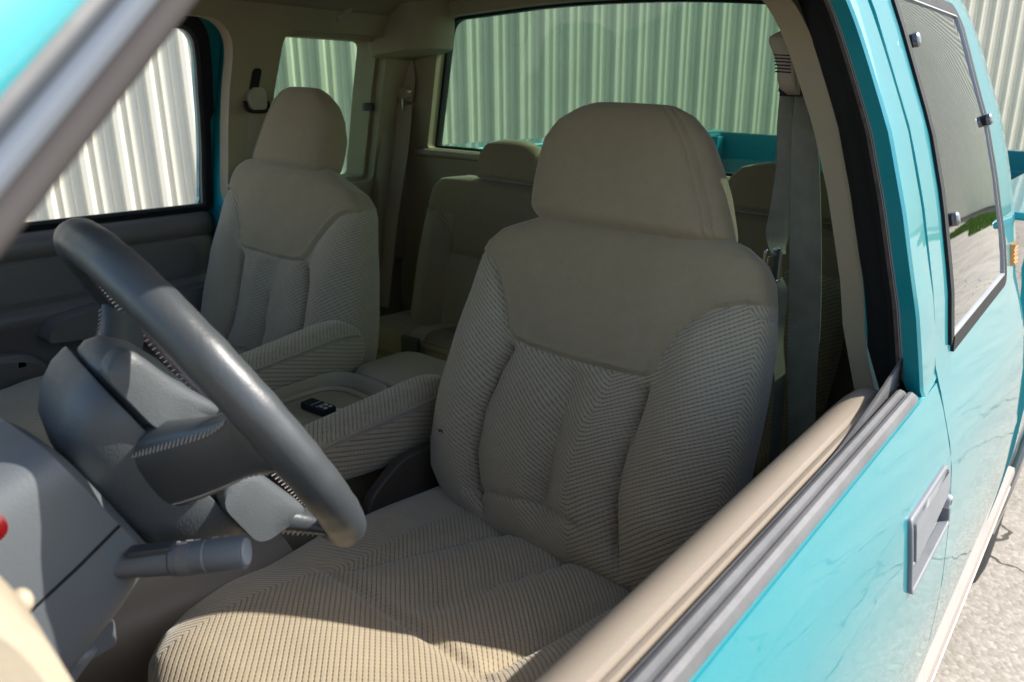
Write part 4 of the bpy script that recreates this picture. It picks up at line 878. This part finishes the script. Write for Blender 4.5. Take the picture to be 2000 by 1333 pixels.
# ---------------------------------------------------------------- centre console
mb = MB(); pr = lambda k: rpoly([(-.150 * k, .56), (.055 * k, .56), (.055 * k, 1.10), (-.150 * k, 1.10)], .05, 6)
mb.rings([[(x, y, z) for x, y in pr(k)] for z, k in ((.50, 1.0), (.86, .98), (.905, .97), (.912, .94))]); cn = mb.build("center_console", m_tan_in, T, angle=40); LB(cn, "tan center console with cup holder tray between the front seats")
mb = MB(); lid = rpoly([(-.155, .935), (.058, .935), (.058, 1.105), (-.155, 1.105)], .05, 8)
c0 = lid.mean(0); mb.rings([[(c0[0] + (x - c0[0]) * k, c0[1] + (y - c0[1]) * k, z) for x, y in lid] for z, k in ((.905, .98), (.912, 1.0), (.928, 1.0), (.936, .96), (.940, .8), (.942, .3))]); mb.build("console_lid", m_tan, cn, angle=50)
mb = MB(); o1 = rpoly([(-.158, .69), (.012, .69), (.012, .925), (-.158, .925)], .06, 9); c0 = o1.mean(0)
mb.rings([[(c0[0] + (x - c0[0]) * k, c0[1] + (y - c0[1]) * k, z) for x, y in o1] for z, k in ((.905, 1.0), (.936, 1.0), (.940, .985), (.937, .965), (.914, .93), (.9145, .1))], 0, False); mb.build("cup_holder_tray", m_tan_in, cn, angle=45)
mb = MB(); o2_ = rpoly([(-.145, .72), (-.005, .72), (-.005, .895), (-.145, .895)], .06, 9); c0 = o2_.mean(0)
mb.rings([[(c0[0] + (x - c0[0]) * k, c0[1] + (y - c0[1]) * k, z) for x, y in o2_] for z, k in ((.9145, 1.0), (.921, 1.0), (.923, .97), (.920, .94), (.9155, .92))], 0, False); mb.build("cup_ring", m_tan_in, cn, angle=45)
mb = MB(); rs = []
for y, zt, k in ((.24, .80, .55), (.28, .825, .8), (.34, .83, .95), (.45, .825, 1), (.60, .815, 1)):
    rs.append([(x, y, z) for x, z in rpoly([(-.13 * k, .60 + .10 * (1 - k)), (.14 * k, .60 + .10 * (1 - k)), (.125 * k, zt), (-.115 * k, zt)], .06, 6)])
mb.rings(rs); mb.build("console_front", m_tan, cn, angle=50)
# key fob lying in the tray
kf = empty("key_fob", (-.062, .793, .917)); tag(kf, "small black key fob with a white tag lying in the console tray", "key fob")
rot = R(4)
def kt(p, z=0): x, y = p; return (-.062 + x * math.cos(rot) - y * math.sin(rot), .793 + x * math.sin(rot) + y * math.cos(rot), .9175 + z)
P = rpoly([(-.033, -.014), (.033, -.014), (.033, .014), (-.033, .014)], .004, 4); mb = MB(); mb.rings([[kt((x * k, y * k), z) for x, y in P] for z, k in ((0, .95), (.002, 1), (.011, 1), (.013, .95))]); mb.build("fob_body", m_black, kf)
mb = MB()
for x, y in ((.014, -.005), (.014, .006), (.025, -.005), (.025, .006)): q = kt((x, y), .013); mb.tube([q, (q[0], q[1], q[2] + .0012)], .0036, 12)
for x in (-.006, .008): mb.tube([kt((x, -.012), .0133), kt((x, .012), .0133)], .0007, 6)
mb.build("fob_button", m_silver, kf)
P = [(-.004, .004), (.026, .012), (.018, .034), (-.008, .028)]; mb = MB(); mb.rings([[kt((x + .012, y), z) for x, y in P] for z in (-.001, -.0004)]); mb.build("paper_tag", m_white, kf)
# ---------------------------------------------------------------- floor
mb = MB(); V = []; F = []; nx, ny = 40, 60
for i in range(nx):
    for j in range(ny):
        x = -.80 + 1.60 * i / (nx - 1); y = -.4 + 2.08 * j / (ny - 1); V.append((x, y, .50 + .10 * math.exp(-(x / .2) ** 4) + .16 * max(0, (-.05 - y)) + .012 * math.sin(x * 23) * math.sin(y * 17)))
for i in range(nx - 1):
    for j in range(ny - 1): F.append((i * ny + j, i * ny + j + 1, (i + 1) * ny + j + 1, (i + 1) * ny + j))
mesh_obj("carpet", V, F, m_carpet, T)
mb = MB(); mb.box(-.80, .80, -.42, -.38, .45, 1.2); mb.box(-.84, .84, -.4, 1.74, .42, .46); mb.build("underbody", m_greyd, T, smooth=False)
# ---------------------------------------------------------------- bed
YB0, YB1 = 1.775, 3.90
for side in (1, -1):
    yc = 2.66
    arch = [(yc + .46 * math.cos(a), .40 + .42 * math.sin(a)) for a in np.linspace(0, math.pi, 20)]
    out = [(YB0, .42)] + [(yc - .46, .42)] + [(a, b_) for a, b_ in arch[::-1][1:-1]] + [(yc + .46, .42), (YB1, .42), (YB1, 1.262), (YB0, 1.262)]
    bs = panel("bed_side", out, [], side, 0, .02, m_paint, T, grid=.07, xf=lambda y, z: np.interp(z, ZT, XT) + .035 * np.clip((z - 1.10) / .16, 0, 1))
    mb = MB(); mb.box(*sorted((side * .735, side * .895)), YB0, YB1, 1.262, 1.278); mb.box(*sorted((side * .735, side * .75)), YB0, YB1, .72, 1.262); mb.build("bed_rail", m_paint, bs, bevel=.006)
    mb = MB(); a = np.linspace(0, math.pi, 24); mb.tube([(side * (xo(.40 + .44 * math.sin(t_)) + .012), yc + .475 * math.cos(t_), .40 + .435 * math.sin(t_)) for t_ in a], .012, 8); mb.build("arch_trim", m_beige, bs)
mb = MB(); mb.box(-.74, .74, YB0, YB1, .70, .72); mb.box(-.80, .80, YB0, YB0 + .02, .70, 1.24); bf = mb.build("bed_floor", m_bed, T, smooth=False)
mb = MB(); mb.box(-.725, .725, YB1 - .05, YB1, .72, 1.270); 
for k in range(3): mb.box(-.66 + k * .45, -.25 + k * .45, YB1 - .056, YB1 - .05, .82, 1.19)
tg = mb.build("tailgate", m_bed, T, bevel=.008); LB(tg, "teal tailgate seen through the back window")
for s_ in (-1, 1):
    mb = MB(); mb.box(*sorted((s_ * .735, s_ * .70)), YB1 - .12, YB1 - .05, .74, 1.25); mb.build("bed_post", m_paint, tg, bevel=.004)
# ---------------------------------------------------------------- front end, kept simple: it lies behind the camera
for side in (1, -1):
    panel("front_fender", [(-1.75, .42), (-.275, .42), (-.275, 1.16), (-1.75, 1.08)], [], side, 0, .02, m_paint, T, grid=.1, xf=lambda y, z: np.interp(z, ZT, XT) - .04 * np.clip((-y - .9) / .8, 0, 1))
mb = MB(); mb.rings([[(x, y, 1.165 + .05 * (1 - (x / .82) ** 2) - .06 * max(0, (-y - .5) / 1.25) ** 2 - .10 * (y < -1.7)) for x in np.linspace(-.85, .85, 15)] for y in (-.42, -.8, -1.2, -1.6, -1.74, -1.78)], 0, False, False); o = mb.build("hood", m_paint, T); s = o.modifiers.new("t", 'SOLIDIFY'); s.thickness = .02
mb = MB(); mb.box(-.8, .8, -1.78, -1.70, .45, 1.05); mb.build("grille", m_greyd, T, bevel=.02)
mb = MB(); mb.rings([[(x * (.80 - .14 * k), -.40 + .60 * k - .05 * (1 - x * x) , 1.19 + .50 * k) for x in np.linspace(-1, 1, 13)] for k in np.linspace(0, 1, 8)], 0, False, False); mb.build("windshield", m_clear, T)
for s_ in (-1, 1):
    mb = MB(); mb.tube([(s_ * .80, -.38, 1.19), (s_ * .735, -.05, 1.46), (s_ * .64, .20, 1.67)], [.03, .024, .024], 10); mb.build("windshield_pillar", m_paint, T)
def wheel(x, y, side, name="wheel"):
    mb = MB(); rs = []
    P = [(.0, .20), (.0, .30), (.012, .345), (.03, .362), (.19, .362), (.205, .345), (.22, .30), (.22, .20)]
    th = np.linspace(0, 2 * math.pi, 72, endpoint=False)
    rs = [np.array([(x - side * a, y + (r_ - (.006 * (i % 3 == 0) if r_ > .35 else 0)) * math.cos(t_), .365 + (r_ - (.006 * (i % 3 == 0) if r_ > .35 else 0)) * math.sin(t_)) for i, t_ in enumerate(th)]) for a, r_ in P]
    mb.rings(rs); wo = mb.build(name, m_black, T, angle=30)
    mb = MB(); rs = [np.array([(x - side * a, y + r_ * math.cos(t_), .365 + r_ * math.sin(t_)) for t_ in th]) for a, r_ in ((.02, .205), (.005, .20), (.03, .185), (.05, .12), (.02, .07), (.01, .03))]
    mb.rings(rs); mb.build("rim", m_steel, wo)
for s_ in (1, -1): wheel(s_ * .89, 2.66, s_); wheel(s_ * .88, -.95, s_)
